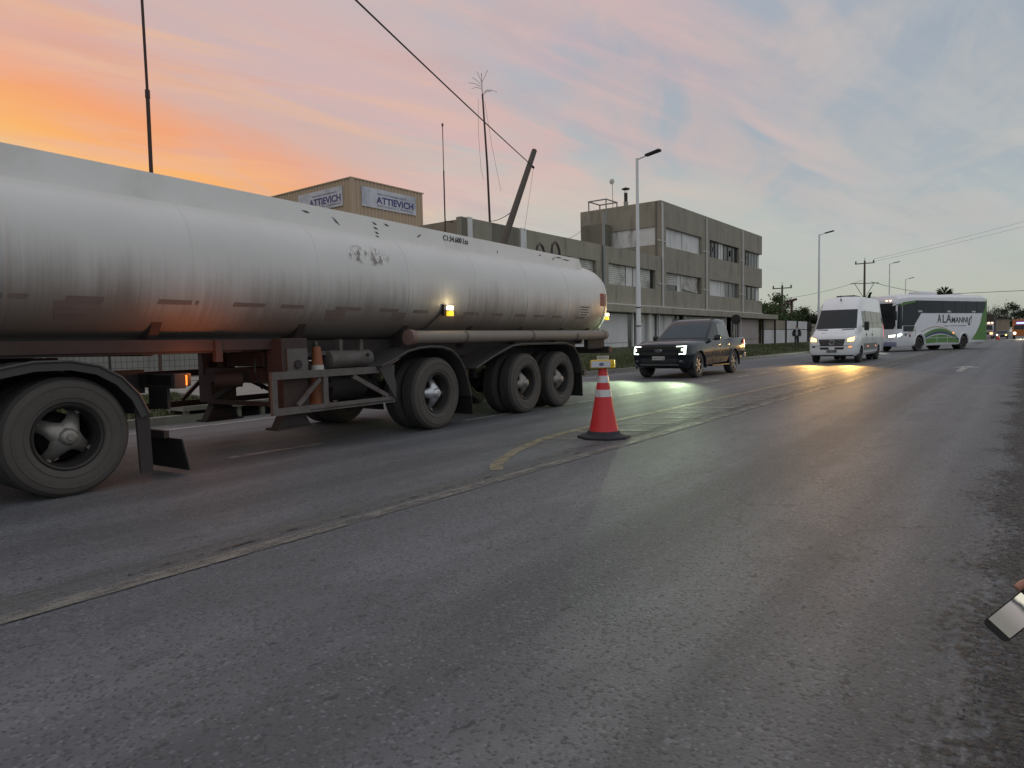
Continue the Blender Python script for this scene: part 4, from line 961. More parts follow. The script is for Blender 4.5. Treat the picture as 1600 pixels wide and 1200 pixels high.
# saddles carrying the shell
for y in (3.55, 5.30, 7.1, 8.6, 10.1, 11.6, 12.7):
    b = MB(); b.add([(-.30, y, 1.50), (-.52, y, 1.16), (-2.2, y, 1.16), (-2.2, y, 1.50), (-.30, y+.10, 1.50), (-.52, y+.10, 1.16), (-2.2, y+.10, 1.16), (-2.2, y+.10, 1.50)], [(0, 1, 2, 3), (4, 7, 6, 5), (0, 4, 5, 1), (1, 5, 6, 2), (2, 6, 7, 3), (3, 7, 4, 0)], 'rust' if y < 6 else 'frame_dark'); b.build('saddle', tr, 0)
# landing legs
_n_before = len(bpy.data.objects); _before = set(o.name for o in bpy.data.objects)
for x, m in ((-.28, 'rust'), (-1.95, 'rust')):
    b = MB(); dy = 0 if x > -1 else .18; b.bx(x-.16, x+.12, 4.66+dy, 5.02+dy, .52, 1.32, m); leg = b.build('landing_leg', tr, 0, .012)
    b = MB(); b.bx(x-.10, x+.06, 4.74+dy, 4.96+dy, .42, .60, 'frame_dark'); b.build('inner_leg', leg, 0, .008)
    b = MB(); b.prism([(4.74+dy, .51), (4.96+dy, .51), (5.08+dy, .30), (4.62+dy, .30)], 'X', x-.08, x+.06, 'frame_dark'); b.build('foot', leg, 0, .008)
    b = MB(); b.bx(x-.12, x+.10, 4.58+dy, 5.12+dy, .275, .30, 'frame_dark'); b.build('foot_plate', leg, 0)
    b = MB(); b.tube([(x+.12, 4.85, 1.02), (x+.17, 4.85, 1.02)], .05, 'frame_dark', 10); b.bx(x+.122, x+.14, 4.72, 5.0, .9, 1.2, 'frame_grey'); b.build('gear_plate', leg)
b = MB(); b.bx(-1.83, -.44, 4.74, 4.92, .80, .98, 'rust'); b.build('cross_beam', tr, 0)
b = MB(); b.bx(-1.83, -.44, 4.78, 4.86, .52, .57, 'rust'); b.build('cross_beam', tr, 0)
b = MB(); b.bar((-1.8, 4.85, .58), (-1.1, 4.85, .86), .05, .07, 'frame_dark'); b.build('brace', tr, 0)
b = MB(); b.bx(-1.2, -.5, 4.66, 5.0, 1.0, 1.17, 'frame_dark'); b.build('gearbox', tr, 0, .01)
b = MB(); b.tube([(-.5, 4.55, 1.1), (-.44, 4.5, .95), (-.46, 4.56, .82), (-.6, 4.7, .74)], .011, 'black_wire', 5); b.build('hose', tr)
b = MB(); b.tube([(-.9, 4.3, .86), (-.75, 4.55, .86)], .09, 'frame_dark', 12); b.build('valve', tr)
for o in bpy.data.objects:
    if o.name not in _before and o.parent == tr: o.location.y += .26
# side guards
for sgn, x, y0, y1 in ((1, -.06, 4.70, 6.62), (-1, -2.40, 4.05, 6.6)):
    m1_ = 'frame_grey' if sgn > 0 else 'rust'
    b = MB(); b.bx(x-.05, x, y0, y1, .86, .945, m1_); g0 = b.build('side_guard', tr, 0)
    b = MB(); b.bx(x-.05, x, y0, y1, .46, .54, m1_); b.build('lower_rail', g0, 0)
    for yy in (y0, 5.42, y1-.07): b = MB(); b.bx(x-.045, x-.005, yy, yy+.07, .54, .86, m1_); b.build('upright', g0, 0)
    b = MB(); b.bar((x-.025, 5.9, .84), (x-.025, 6.5, .55), .04, .055, m1_); b.build('brace', g0, 0)
    b = MB(); b.bar((x-.025, 5.05, .55), (x-.025, 5.38, .84), .04, .045, m1_); b.build('brace', g0, 0)
b = MB(); b.bx(-.5, -.06, 5.2, 6.6, .475, .495, 'frame_grey'); b.build('guard_shelf', tr, 0)
b = MB(); b.tube([(-.34, 5.72, 1.05), (-.34, 6.42, 1.05)], .115, 'frame_grey', 18); at = b.build('air_tank', tr, 30, .012)
b = MB(); b.tube([(-.225, 6.3, 1.1), (-.20, 6.3, 1.1)], .022, 'dark_metal', 8); b.build('drain_cock', at)
for yy in (5.9, 6.25): b = MB(); b.bx(-.4, -.3, yy, yy+.05, 1.15, 1.30, 'frame_grey'); b.build('hanger', at, 0)
b = MB(); b.tube([(-.62, 5.9, .68), (-.62, 6.5, .68)], .17, 'frame_dark', 14); b.tube([(-.5, 5.75, .72), (-.5, 6.6, .72)], .045, 'frame_dark', 8); b.build('brake_chamber', tr)
for p in (((-.3, 5.5, 1.28), (-.3, 5.52, 1.0), (-.32, 5.9, .9)), ((-.5, 5.1, 1.2), (-.42, 5.6, 1.0), (-.55, 6.3, .8)), ((-.45, 7.9, 1.0), (-.35, 8.2, .8), (-.5, 8.6, .6)), ((-.4, 8.2, 1.1), (-.32, 8.35, .7), (-.5, 8.9, .5))):
    b = MB(); b.tube(p, .014, 'black_wire', 6); b.build('brake_hose', tr)
b = MB(); b.bar((-.36, 5.25, 1.12), (-.36, 5.85, 1.14), .04, .05, 'frame_grey'); b.bar((-.36, 5.56, .96), (-.36, 5.56, 1.28), .05, .05, 'frame_grey'); b.build('hose_rack', tr, 0)

# wheels ------------------------------------------------------------
def tyre_mb(Rr, w, x0):
    """tyre with its outer face at x = x0 + w, rings of tread cut in"""
    b = MB(); ri = Rr*.565; p = [(ri, .035), (ri+.012, .012), (Rr*.655, .002), (Rr*.66, -.006), (Rr*.675, -.006), (Rr*.68, .0), (Rr*.74, -.005), (Rr*.83, -.003), (Rr*.835, -.009), (Rr*.85, -.009), (Rr*.855, -.001), (Rr*.91, .006), (Rr*.945, .018), (Rr*.985, .045)]
    side = [(r, x0+w-h) for r, h in p]; back = [(r, x0+h) for r, h in reversed(p)]
    b.lathe(side[:-1], 'tyre_face', 56, 'X', caps=False)
    n = 4; tread = [side[-2], side[-1]]; tw = (w-.09)/n
    for i in range(n):
        a = x0+w-.045-i*tw; tread += [(Rr, a-.008), (Rr, a-tw+.01)]
        if i < n-1: tread += [(Rr-.014, a-tw+.006), (Rr-.014, a-tw-.004)]
    b.lathe(tread+back, 'tyre', 56, 'X', caps=False); return b
def rim_mb(Rr, w, x0, m='rim'):
    ri = Rr*.565; b = MB(); o = x0+w
    b.lathe([(ri+.006, o-.036), (ri-.012, o-.020), (ri-.028, o-.03), (ri-.034, o-.07), (ri-.05, o-.11), (ri-.052, x0+.03)], m, 48, 'X', caps=False); return b
def spoke_mb(Rr, o, m, phase, n=4, barrel=.095, deep=.13):
    b = MB(); rl = Rr*.50
    # dished star: each arm a curved tapering tongue from hub to rim
    for k in range(n):
        a = phase+k*2*math.pi/n; ca, sa = math.cos(a), math.sin(a); secs = []
        for t, wd, dp, th in ((0, .105, .02, .12), (.25, .085, .03, .11), (.5, .062, .06, .09), (.75, .055, .105, .07), (.92, .065, .14, .05), (1, .055, .16, .04)):
            r = .03+(rl-.03)*t; sec = []
            for j in range(10):
                an = 2*math.pi*j/10; uu = wd*math.cos(an); hh = th*.5*math.sin(an)
                sec.append((o-deep*.25-dp+hh, r*ca-uu*sa, r*sa+uu*ca))
            secs.append(sec)
        b.loft(secs, m)
    return b
def hubcap_mb(Rr, o, m, barrel=.085):
    b = MB(); b.lathe([(.002, o+.035), (barrel*.55, o+.034), (barrel*.72, o+.024), (barrel*.8, o+.0), (barrel*.95, o-.015), (barrel*1.05, o-.06), (barrel*1.15, o-.13)], m, 24, 'X', caps=False)
    b.lathe([(barrel*.35, o+.036), (barrel*.3, o+.046), (.002, o+.046)], m, 12, 'X', caps=False); return b
def dual_wheel(parent, s, side, Rr, phase, hubm='hub', inner=True, single=False):
    """side +1: outer face at x=0 looking to +x; side -1: mirrored on the far side"""
    w = .275; e = thing('wheel', None, None); e.parent = parent
    e.location = (0 if side > 0 else -2.5, s, Rr); e.rotation_euler = (0, 0, 0 if side > 0 else math.pi)
    tyre_mb(Rr, w, -w).build('tyre', e, 30); rim_mb(Rr, w, -w).build('rim', e, 40)
    if side > 0:
        spoke_mb(Rr, -.03, hubm, phase).build('spoke_hub', e, 50); hubcap_mb(Rr, -.03, hubm).build('hub_cap', e, 40)
        b = MB(); b.lathe([(.19, -.16), (.2, -.3), (.0, -.3)], 'frame_dark', 24, 'X', caps=False); b.build('brake_drum', e)
        for k in range(4):
            a = phase+k*math.pi/2; b = MB(); rr = Rr*.47; b.tube([(-.2, rr*math.cos(a), rr*math.sin(a)), (-.125, rr*math.cos(a), rr*math.sin(a))], .022, hubm, 6); b.build('wheel_nut', e)
    t = tyre_mb(Rr, w, -w-.335)
    if side > 0:      # raised lettering blocks round the outer sidewall
        lb_ = MB()
        for k in range(44):
            if k % 22 in (9, 10, 11, 20, 21): continue
            a = 2*math.pi*k/44; ca, sa = math.cos(a), math.sin(a); da = .022 if k % 3 else .03
            for r0, r1 in ((.755, .80),): lb_.add([(xx, Rr*rr*math.cos(a+s_*da), Rr*rr*math.sin(a+s_*da)) for xx in (.0075, .0) for rr, s_ in ((r0, -1), (r0, 1), (r1, 1), (r1, -1))], [(0, 1, 2, 3), (0, 4, 5, 1), (1, 5, 6, 2), (2, 6, 7, 3), (3, 7, 4, 0)], 'tyre_face')
        tag(lb_.build('sidewall_lettering', e, 0), kind='stuff')
    t.build('inner_tyre', e, 30)
    return e
for s, ph, hm in ((7.44, 1.52, 'hub_bright'), (9.81, 1.75, 'hub'), (11.03, 1.6, 'hub')):
    dual_wheel(tr, s, 1, .515, ph, hm); dual_wheel(tr, s, -1, .515, ph)
    b = MB(); b.tube([(-2.0, s, .515), (-.5, s, .515)], .075, 'frame_dark', 12); b.build('axle', tr)
    for x in (-.74, -1.76):
        b = MB()
        for k in range(5): b.bx(x-.04, x+.04, s-.55+.07*k, s+.55-.07*k, .62+.03*k, .645+.03*k, 'frame_dark')
        b.bx(x-.05, x+.05, s-.60, s-.50, .62, 1.02, 'frame_dark'); b.bx(x-.05, x+.05, s+.50, s+.60, .62, 1.02, 'frame_dark'); b.build('leaf_spring', tr, 0)
# mudguards
def arch(pts, x0, x1, th, m):
    b = MB(); n = len(pts); P = [Vector((0, a, z)) for a, z in pts]; inn = []
    for i, p in enumerate(P):
        t = (P[min(i+1, n-1)]-P[max(i-1, 0)]).normalized(); nn = Vector((0, t.z, -t.y)); inn.append(p+nn*th)
    ring = [(p.y, p.z) for p in P]+[(p.y, p.z) for p in reversed(inn)]
    b.v = []; vs = [(x0, y, z) for y, z in ring]+[(x1, y, z) for y, z in ring]; N = len(ring)
    fs = [(i, (i+1) % N, (i+1) % N+N, i+N) for i in range(N)]+[(i, i+1, N-2-i, N-1-i) for i in range(n-1)]+[(N+i, N+N-1-i, N+N-2-i, N+i+1) for i in range(n-1)]
    b.add(vs, fs, m)
    # rolled outer lip
    b.tube([(x1, p.y, p.z) for p in P], .014, m, 6); b.tube([(x0, p.y, p.z) for p in P], .014, m, 6); return b
f1 = [(6.28, .95), (6.50, 1.02), (6.78, 1.13), (7.0, 1.17), (7.25, 1.185), (7.5, 1.175), (7.72, 1.12), (7.9, 1.0), (8.03, .82), (8.11, .6), (8.16, .42)]
f2 = [(8.3, .84), (8.75, 1.0), (9.2, 1.135), (9.35, 1.17), (9.6, 1.185), (10.4, 1.19), (11.1, 1.185), (11.4, 1.12), (11.58, .98), (11.69, .78), (11.73, .6)]
for f in (f1, f2):
    for x0, x1 in ((-.68, .04), (-2.54, -1.82)): arch(f, x0, x1, .02, 'fender').build('mudguard', tr, 40)
b = MB(); b.prism([(6.3, .93), (6.52, 1.0), (6.62, .70), (6.60, .5)], 'X', -.05, -.03, 'fender'); b.build('guard_plate', tr, 0)
for s, zt in ((8.17, .46), (11.75, .62)):
    for x0, x1 in ((-.66, .03), (-2.53, -1.84)):
        b = MB(); b.prism([(s, zt), (s+.012, zt), (s+.045, .14), (s+.03, .14)], 'X', x0, x1, 'rubber'); b.build('mud_flap', tr, 0)
b = MB(); b.bx(-2.5, .02, 13.0, 13.10, .95, 1.09, 'frame_dark'); b.bx(-.2, -.1, 12.3, 13.05, 1.05, 1.25, 'frame_dark'); b.bx(-2.4, -2.3, 12.3, 13.05, 1.05, 1.25, 'frame_dark'); b.build('rear_bumper', tr, 0, .008)
b = MB(); b.bx(-.3, .02, 13.10, 13.14, .97, 1.08, 'red_plate'); b.build('tail_lamp', tr, 0)
b = MB(); b.bx(-2.2, -.3, 12.5, 12.6, .5, .62, 'frame_grey'); b.bx(-.9, -.82, 12.5, 12.6, .62, 1.02, 'frame_grey'); b.bx(-1.7, -1.62, 12.5, 12.6, .62, 1.02, 'frame_grey'); b.build('underrun_bar', tr, 0)
# second, older cone carried in the rack
oc = thing('traffic_cone', 'dirty orange traffic cone stowed in the side rack of the trailer', 'traffic cone', tuple(Matrix.Rotation(TA, 3, 'Z') @ Vector((-.26, 5.50, 0))+Vector((TO[0], TO[1], .497))), TA)
b = MB(); b.lathe([(.145, .03), (.12, .06), (.095, .3), (.065, .55), (.045, .72), (.03, .72)], 'old_cone', 20, caps=False); b.build('body', oc)
b = MB(); b.box((0, 0, .015), (.33, .33, .03), 'old_cone'); b.build('base', oc, 0, .006)
b = MB(); b.lathe([(.083, .42), (.074, .50), (.072, .50)], 'seam', 20, caps=False); b.build('band', oc)

# ================================================================== TRACTOR UNIT (same frame)
tc_ = thing('tractor_truck', 'dark tractor unit with a dusty drive wheel and mudguard pulling the tank', 'truck', TO, TA)
dual_wheel(tc_, 2.64, 1, .505, 1.02, 'hub'); dual_wheel(tc_, 2.64, -1, .50, 0)
b = MB(); b.tube([(-2.0, 2.64, .5), (-.5, 2.64, .5)], .1, 'frame_dark', 12); b.lathe([(.05, -1.5), (.22, -1.4), (.22, -1.1), (.05, -1.0)], 'frame_dark', 16, 'X', (0, 2.64, .5)); b.build('axle', tc_)
for x in (-.8, -1.7): b = MB(); b.bx(x-.05, x+.05, -4.1, 3.68, .78, 1.02, 'frame_dark'); b.build('chassis_beam', tc_, 0)
b = MB(); b.bx(-1.75, -.75, 1.9, 2.9, 1.03, 1.165, 'frame_dark'); b.build('fifth_wheel', tc_, 0, .01)
ft = [(1.62, .62), (1.75, .85), (1.92, 1.0), (2.12, 1.09), (2.38, 1.14), (2.66, 1.14), (2.88, 1.09), (3.06, .98), (3.20, .82), (3.28, .64)]
for x0, x1 in ((-.70, .05), (-2.55, -1.8)):
    mgd = arch(ft, x0, x1, .022, 'fender').build('mudguard', tc_, 40)
    arch(ft, x1-.012, x1+.004, .075, 'fender').build('lip', mgd, 40)
for x0, x1 in ((-.66, .02), (-2.52, -1.84)):
    b = MB(); b.prism([(3.18, .70), (3.30, .66), (3.31, .10), (3.20, .10)], 'X', x1-.03, x1, 'frame_dark'); b.build('flap_strap', tc_, 0)
for x0, x1 in ((-.64, .0), (-2.5, -1.86)):
    b = MB(); b.prism([(3.60, .36), (3.615, .36), (3.68, .05), (3.665, .05)], 'X', x0, x1, 'rubber'); fl = b.build('mud_flap', tc_, 0); b = MB(); b.bx(x0, x1-.22, 3.56, 3.61, .36, .43, 'frame_dark'); b.build('flap_holder', fl, 0)
b = MB(); b.bx(-.62, -.01, 3.671, 3.683, .045, .065, 'grey_metal'); b.build('flap_trim', fl, 0)
b = MB(); b.bx(-2.4, -.10, 3.62, 3.74, .84, .985, 'frame_dark'); b.build('tail_beam', tc_, 0, .01)
for x0, x1 in ((-.62, -.14), (-2.36, -1.88)):
    b = MB(); b.bx(x0, x1, 3.62, 3.82, .855, .985, 'black_trim'); tb = b.build('tail_lamp_box', tc_, 0, .015)
    b = MB(); b.bx(x1-.002 if x1 > -1 else x0-.02, x1+.012 if x1 > -1 else x0+.002, 3.69, 3.77, .865, .965, 'orange_lamp'); b.build('amber_lens', tb, 0, .004)
    b = MB(); b.bx(x0+.08, x1-.06, 3.60, 3.63, .64, .86, 'rubber'); b.build('plate_holder', tb, 0)
ol = bpy.data.lights.new('amber_light', 'POINT'); ol.energy = 5; ol.color = (1, .24, .04); ol.shadow_soft_size = .05
olo = bpy.data.objects.new('amber_light', ol); col.objects.link(olo); olo.parent = tc_; olo.location = (.0, 3.95, 1.02)
# cab, outside the frame to the left
cb = MB()
cabp = [(-5.0, .45), (-5.05, 1.3), (-4.85, 2.0), (-4.5, 3.0), (-2.9, 3.15), (-2.75, 3.0), (-2.75, .7), (-3.0, .45)]
cb.prism(cabp, 'X', -2.45, -.05, 'truck_orange'); cab = cb.build('cab', tc_, 30, .06)
b = MB(); b.add([(-2.3, -4.86, 2.02), (-.2, -4.86, 2.02), (-.25, -4.57, 2.85), (-2.25, -4.57, 2.85)], [(0, 1, 2, 3)], 'glass'); b.v = [(x, y-.02, z) for x, y, z in b.v]; b.build('windscreen', cab, 0)
b = MB(); b.prism([(-4.6, 2.0), (-4.35, 2.8), (-3.3, 2.8), (-3.3, 2.0)], 'X', -.05, -.035, 'glass'); b.build('side_window', cab, 0)
for y in (-4.0,):
    dual_wheel(tc_, y, 1, .50, .4, 'hub'); dual_wheel(tc_, y, -1, .5, .4)
b = MB(); b.tube([(-.45, -2.2, .75), (-.45, -.4, .75)], .32, 'grey_metal', 20); b.build('fuel_tank', tc_, 30, .02)

# ================================================================== TRAFFIC CONE with a warning light box
cn = thing('traffic_cone', 'tall red traffic cone with two silver bands and a yellow light box', 'traffic cone', (-4.21, 7.44, .002), R(14))
b = MB(); oct_ = []
for k in range(8):
    a = math.pi/8+k*math.pi/4; oct_.append((.335*math.cos(a), .335*math.sin(a)))
b.prism(oct_, 'Z', 0, .028, 'cone_base'); b.lathe([(.30, .028), (.22, .05), (.197, .088), (.18, .088)], 'cone_base', 40, caps=False); b.build('base', cn, 35, .004)
def coner(z): return .186-.128*((z-.085)/.72)**.86 if z > .085 else .186
zs = [.085, .11, .16, .24, .32, .40, .46, .54, .62, .70, .78, .815]
b = MB(); b.lathe([(coner(z), z) for z in zs]+[(.045, .818), (.03, .818)], 'cone_red', 40, caps=False); b.build('body', cn)
for z0, z1 in ((.515, .60), (.69, .775)):
    b = MB(); b.lathe([(coner(z0)+.0005, z0-.002), (coner(z0)+.003, z0), (coner((z0+z1)/2)+.003, (z0+z1)/2), (coner(z1)+.003, z1), (coner(z1)+.0005, z1+.002)], 'cone_band', 40, caps=False); b.build('reflective_band', cn)
b = MB(); b.lathe([(.06, .80), (.052, .84), (.052, .875), (.02, .875)], 'cone_red', 24, caps=False); b.build('collar', cn)
# light box seen from a corner: white face and yellow sides
bxm = Matrix.Rotation(R(12), 3, 'Z')
b = MB(); b.box((0, 0, .922), (.30, .16, .10), 'beacon_yellow', R(12)); lb = b.build('light_box', cn, 35, .008)
def onbox(x, y, z): v = bxm @ Vector((x, y, 0)); return (v.x, v.y, z)
b = MB(); b.box(onbox(-.02, -.083, .921), (.235, .008, .078), 'beacon_white', R(12)); b.build('face_label', lb, 0, .002)
b = MB(); b.lathe([(.001, -.004), (.03, -.004), (.03, 0), (.001, 0)], 'blue_badge', 20, 'Y'); b.v = [(x*1.0, y, z*.62) for x, y, z in b.v]; o = b.build('badge', lb, 0); o.location = onbox(-.01, -.088, .922); o.rotation_euler = (0, 0, R(12))
ux = bxm @ Vector((1, 0, 0))
text_on('badge_print', 'Ford', .026, 'beacon_white', lb, onbox(-.01, -.093, .922), tuple(ux), (0, 0, 1), .042, .001)
b = MB(); b.box((0, 0, .998), (.145, .02, .052), 'plate_white', R(12)); sb = b.build('top_plate', cn, 0, .002)
text_on('lettering', 'GRAN 25', .034, 'text_dark', sb, onbox(0, -.0115, .999), tuple(ux), (0, 0, 1), .125, .001)

# ================================================================== VEHICLES (front towards local -y, left side +x)
def wheel_part(parent, x, y, r, w, side, rim='alloy', n=6, name='wheel'):
    e = thing(name, None, None); e.parent = parent; e.location = (x, y, r); e.rotation_euler = (0, 0, 0 if side > 0 else math.pi)
    p = [(r*.66, -.01), (r*.80, 0), (r*.95, -.015), (r, -.05), (r, -w+.05), (r*.95, -w+.015), (r*.66, -w+.01)]
    b = MB(); b.lathe(p, 'tyre', 32, 'X', caps=False); b.build('tyre', e)
    b = MB(); b.lathe([(r*.67, -.012), (r*.63, -.014), (r*.60, -.05), (r*.58, -.13), (.0, -.13)], rim if n > 7 else 'rim', 32, 'X', caps=False); b.lathe([(r*.69, -.011), (r*.655, -.004), (r*.62, -.02)], rim, 32, 'X', caps=False); b.build('rim', e)
    b = MB()
    for k in range(n):
        a = 2*math.pi*k/n; ca, sa = math.cos(a), math.sin(a)
        b.add([(-.03, .03*ca-.035*sa*s1+0, .03*sa+.035*ca*s1) if t == 0 else (-.028, r*.63*ca-.045*sa*s1, r*.63*sa+.045*ca*s1) for t, s1 in ((0, -1), (0, 1), (1, 1), (1, -1))]+[(-.07, .03*ca-.035*sa*s1, .03*sa+.035*ca*s1) if t == 0 else (-.07, r*.63*ca-.045*sa*s1, r*.63*sa+.045*ca*s1) for t, s1 in ((0, -1), (0, 1), (1, 1), (1, -1))],
              [(0, 1, 2, 3), (4, 7, 6, 5), (0, 4, 5, 1), (1, 5, 6, 2), (2, 6, 7, 3), (3, 7, 4, 0)], rim)
    b.lathe([(.001, -.012), (.05, -.014), (.06, -.03), (.06, -.1)], rim, 16, 'X', caps=False); b.build('spokes', e)
    return e
def headlight_beam(parent, name, loc, energy, colr, size=R(70), tilt=-.045, blend=.75, yaw=0):
    l = bpy.data.lights.new(name, 'SPOT'); l.energy = energy; l.color = colr; l.spot_size = size; l.spot_blend = blend; l.shadow_soft_size = .13
    o = bpy.data.objects.new(name, l); col.objects.link(o); o.parent = parent; o.location = loc
    o.rotation_euler = Vector((math.sin(yaw), -1, tilt)).to_track_quat('-Z', 'Z').to_euler(); return o
def well(x0, x1, y, r): b = MB(); b.tube([(x0, y, r*.88), (x1, y, r*.88)], r*1.17, 'black_trim', 28); return b
def body_secs(st, prof):
    """st: list of station values; prof(station) -> half outline [(x,z)] from bottom centre to top centre"""
    secs = []
    for s in st:
        h = prof(s); ring = [(x, s[0], z) for x, z in h]+[(-x, s[0], z) for x, z in reversed(h[1:-1])]; secs.append(ring)
    return secs

# ---------------------------------------------------------------- PICKUP
pk = thing('pickup_truck', 'black double cab pickup with lit C shaped headlights', 'pickup truck', (-8.98, 20.2+1.75, 0), R(.4))
def pk_prof(s):
    y, w, zb, zs, zt, cr = s
    return [(0, zb), (w*.86, zb), (w*.97, zb+.08), (w, zb+.22), (w, zs*.62+zb*.38), (w*.985, zs-.03), (w*.955, zs+.015), (w*.82, zt-.012), (w*.5, zt+cr*.7), (0, zt+cr)]
st = [(-2.66, .74, .50, .90, .98, .0), (-2.62, .84, .38, .95, 1.045, .01), (-2.5, .905, .33, .99, 1.085, .02), (-2.25, .945, .30, 1.02, 1.12, .03), (-1.9, .965, .29, 1.06, 1.145, .035), (-1.4, .965, .29, 1.09, 1.17, .035), (-1.0, .955, .30, 1.11, 1.19, .03),
      (-.5, .95, .32, 1.13, 1.20, .02), (.3, .95, .33, 1.14, 1.20, .02), (.98, .95, .35, 1.16, 1.21, .01), (1.02, .95, .36, 1.19, 1.225, .0), (1.5, .965, .38, 1.20, 1.235, .0), (2.0, .965, .42, 1.21, 1.245, .0), (2.5, .95, .48, 1.215, 1.25, 0), (2.60, .93, .52, 1.21, 1.25, 0)]
b = MB(); b.loft(body_secs(st, pk_prof), 'truck_paint'); body = b.build('body', pk, 40)
bed = MB(); bed.bx(-.76, .76, 1.34, 2.50, .75, 1.6, 'black_trim')
FA, RA, TR_ = -1.75, 1.45, .405
carve(body, [well(.60, 1.2, FA, TR_), well(-1.2, -.60, FA, TR_), well(.62, 1.2, RA, TR_), well(-1.2, -.62, RA, TR_), bed])
sk = Skin2(body)
# greenhouse: lofted upward
gs = []
for z, y0, y1, w, rr in ((1.14, -.98, 1.26, .90, .10), (1.22, -.92, 1.24, .87, .12), (1.48, -.54, 1.20, .81, .12), (1.74, -.17, 1.14, .75, .13), (1.815, -.02, 1.09, .715, .15), (1.855, .12, 1.0, .63, .2), (1.868, .3, .85, .45, .15)):
    ring = []
    for cx_, cy_, a0 in ((w-rr, y1-rr, 0), (-w+rr, y1-rr, 90), (-w+rr, y0+rr, 180), (w-rr, y0+rr, 270)):
        for k in range(5): a = R(a0+22.5*k); ring.append((cx_+rr*math.cos(a), cy_+rr*math.sin(a), z))
    gs.append(ring)
b = MB(); b.loft(gs, 'truck_paint'); gh = b.build('cabin', pk, 40); sg = Skin2(gh)
def gquad(name, c, d, m, off=.006, nx=5, ny=4, par=gh): b = MB(); sg.quad(b, c, d, m, off, nx, ny); return b.build(name, par, 30)
gquad('windscreen', [(-.78, 0, 1.24), (.78, 0, 1.24), (.67, 0, 1.78), (-.67, 0, 1.78)], (0, 1, 0), 'screen_glass', nx=8)
gquad('mirror_reflection_strip', [(-.42, 0, 1.38), (.1, 0, 1.40), (.06, 0, 1.66), (-.36, 0, 1.66)], (0, 1, 0), 'glass_sky_tone', .008) if False else None
gquad('front_side_window', [(0, -.50, 1.25), (0, .06, 1.25), (0, .08, 1.70), (0, -.02, 1.68)], (-1, 0, 0), 'glass'); gquad('rear_side_window', [(0, .14, 1.25), (0, .94, 1.28), (0, .86, 1.66), (0, .17, 1.70)], (-1, 0, 0), 'glass_sky_tone')
gquad('front_side_window', [(0, -.50, 1.25), (0, .06, 1.25), (0, .08, 1.70), (0, -.02, 1.68)], (1, 0, 0), 'glass'); gquad('rear_side_window', [(0, .14, 1.25), (0, .94, 1.28), (0, .86, 1.66), (0, .17, 1.70)], (1, 0, 0), 'screen_glass')
for dv, sx in (((-1, 0, 0), 1), ((1, 0, 0), -1)): gquad('door_pillar', [(0, .065, 1.24), (0, .13, 1.24), (0, .16, 1.71), (0, .09, 1.71)], dv, 'black_trim', .009, 2, 4)
gquad('rear_window', [(.62, 0, 1.3), (-.62, 0, 1.3), (-.56, 0, 1.68), (.56, 0, 1.68)], (0, -1, 0), 'glass')
for sx in (1, -1):
    b = MB(); b.tube([(sx*.64, .0, 1.81), (sx*.63, .25, 1.875), (sx*.60, .65, 1.85)], .02, 'black_trim', 6); b.build('roof_rail', gh)
def pq(name, c, d, m, off=.008, nx=6, ny=3, par=pk): b = MB(); sk.quad(b, c, d, m, off, nx, ny); return b.build(name, par, 30)
F = (0, 1, 0); Lf = (-1, 0, 0); Rt = (1, 0, 0)
gr_ = pq('grille', [(-.60, 0, .72), (.60, 0, .72), (.64, 0, .985), (-.64, 0, .985)], F, 'black_trim', .01, 10)
for z in (.75, .80, .93, .96): pq('grille_bar', [(-.60, 0, z), (.60, 0, z), (.60, 0, z+.014), (-.60, 0, z+.014)], F, 'rim', .022, 10, 1, gr_)
pq('grille_band', [(-.62, 0, .835), (.62, 0, .835), (.62, 0, .885), (-.62, 0, .885)], F, 'truck_paint', .028, 10, 1, gr_)
b = MB(); b.lathe([(.001, -.02), (.10, -.02), (.115, -.008), (.115, .0)], 'chrome', 28, 'Y'); b.v = [(x, y, z*.45) for x, y, z in b.v]; bo = b.build('badge', gr_); bo.location = (0, -2.685, .86)
b = MB(); b.lathe([(.001, -.023), (.093, -.023), (.093, -.015)], 'truck_paint', 28, 'Y'); b.v = [(x, y, z*.40) for x, y, z in b.v]; b3 = b.build('badge_centre', gr_); b3.location = (0, -2.685, .86)
text_on('lettering', 'Ford', .06, 'chrome', gr_, (0, -2.712, .86), (1, 0, 0), (0, 0, 1), .12, .002)
for sx in (1, -1):
    d = F; hl = pq('headlight', [(sx*.62, 0, .74), (sx*.86, 0, .75), (sx*.875, 0, 1.0), (sx*.62, 0, .985)], F, 'black_trim', .012, 6, 4)
    a = (-.14 if True else 0)
    pq('lamp_strip', [(sx*.58, 0, .972), (sx*.85, 0, .982), (sx*.85, 0, 1.005), (sx*.58, 0, .995)], F, 'led_white', .02, 6, 1, hl)
    pq('lamp_strip', [(sx*.80, 0, .765), (sx*.85, 0, .775), (sx*.855, 0, .97), (sx*.805, 0, .97)], F, 'led_white', .02, 2, 4, hl)
    pq('lamp_strip', [(sx*.66, 0, .742), (sx*.85, 0, .752), (sx*.85, 0, .778), (sx*.66, 0, .77)], F, 'led_white', .02, 4, 1, hl)
    pq('lamp_lens', [(sx*.735, 0, .85), (sx*.775, 0, .85), (sx*.775, 0, .92), (sx*.735, 0, .92)], F, 'led_white', .018, 2, 2, hl)
    pq('fog_lamp', [(sx*.66, 0, .50), (sx*.82, 0, .50), (sx*.82, 0, .58), (sx*.66, 0, .58)], F, 'black_trim', .012, 3, 2)
    pq('fog_trim', [(sx*.68, 0, .53), (sx*.76, 0, .53), (sx*.76, 0, .555), (sx*.68, 0, .555)], F, 'chrome', .018, 2, 1)
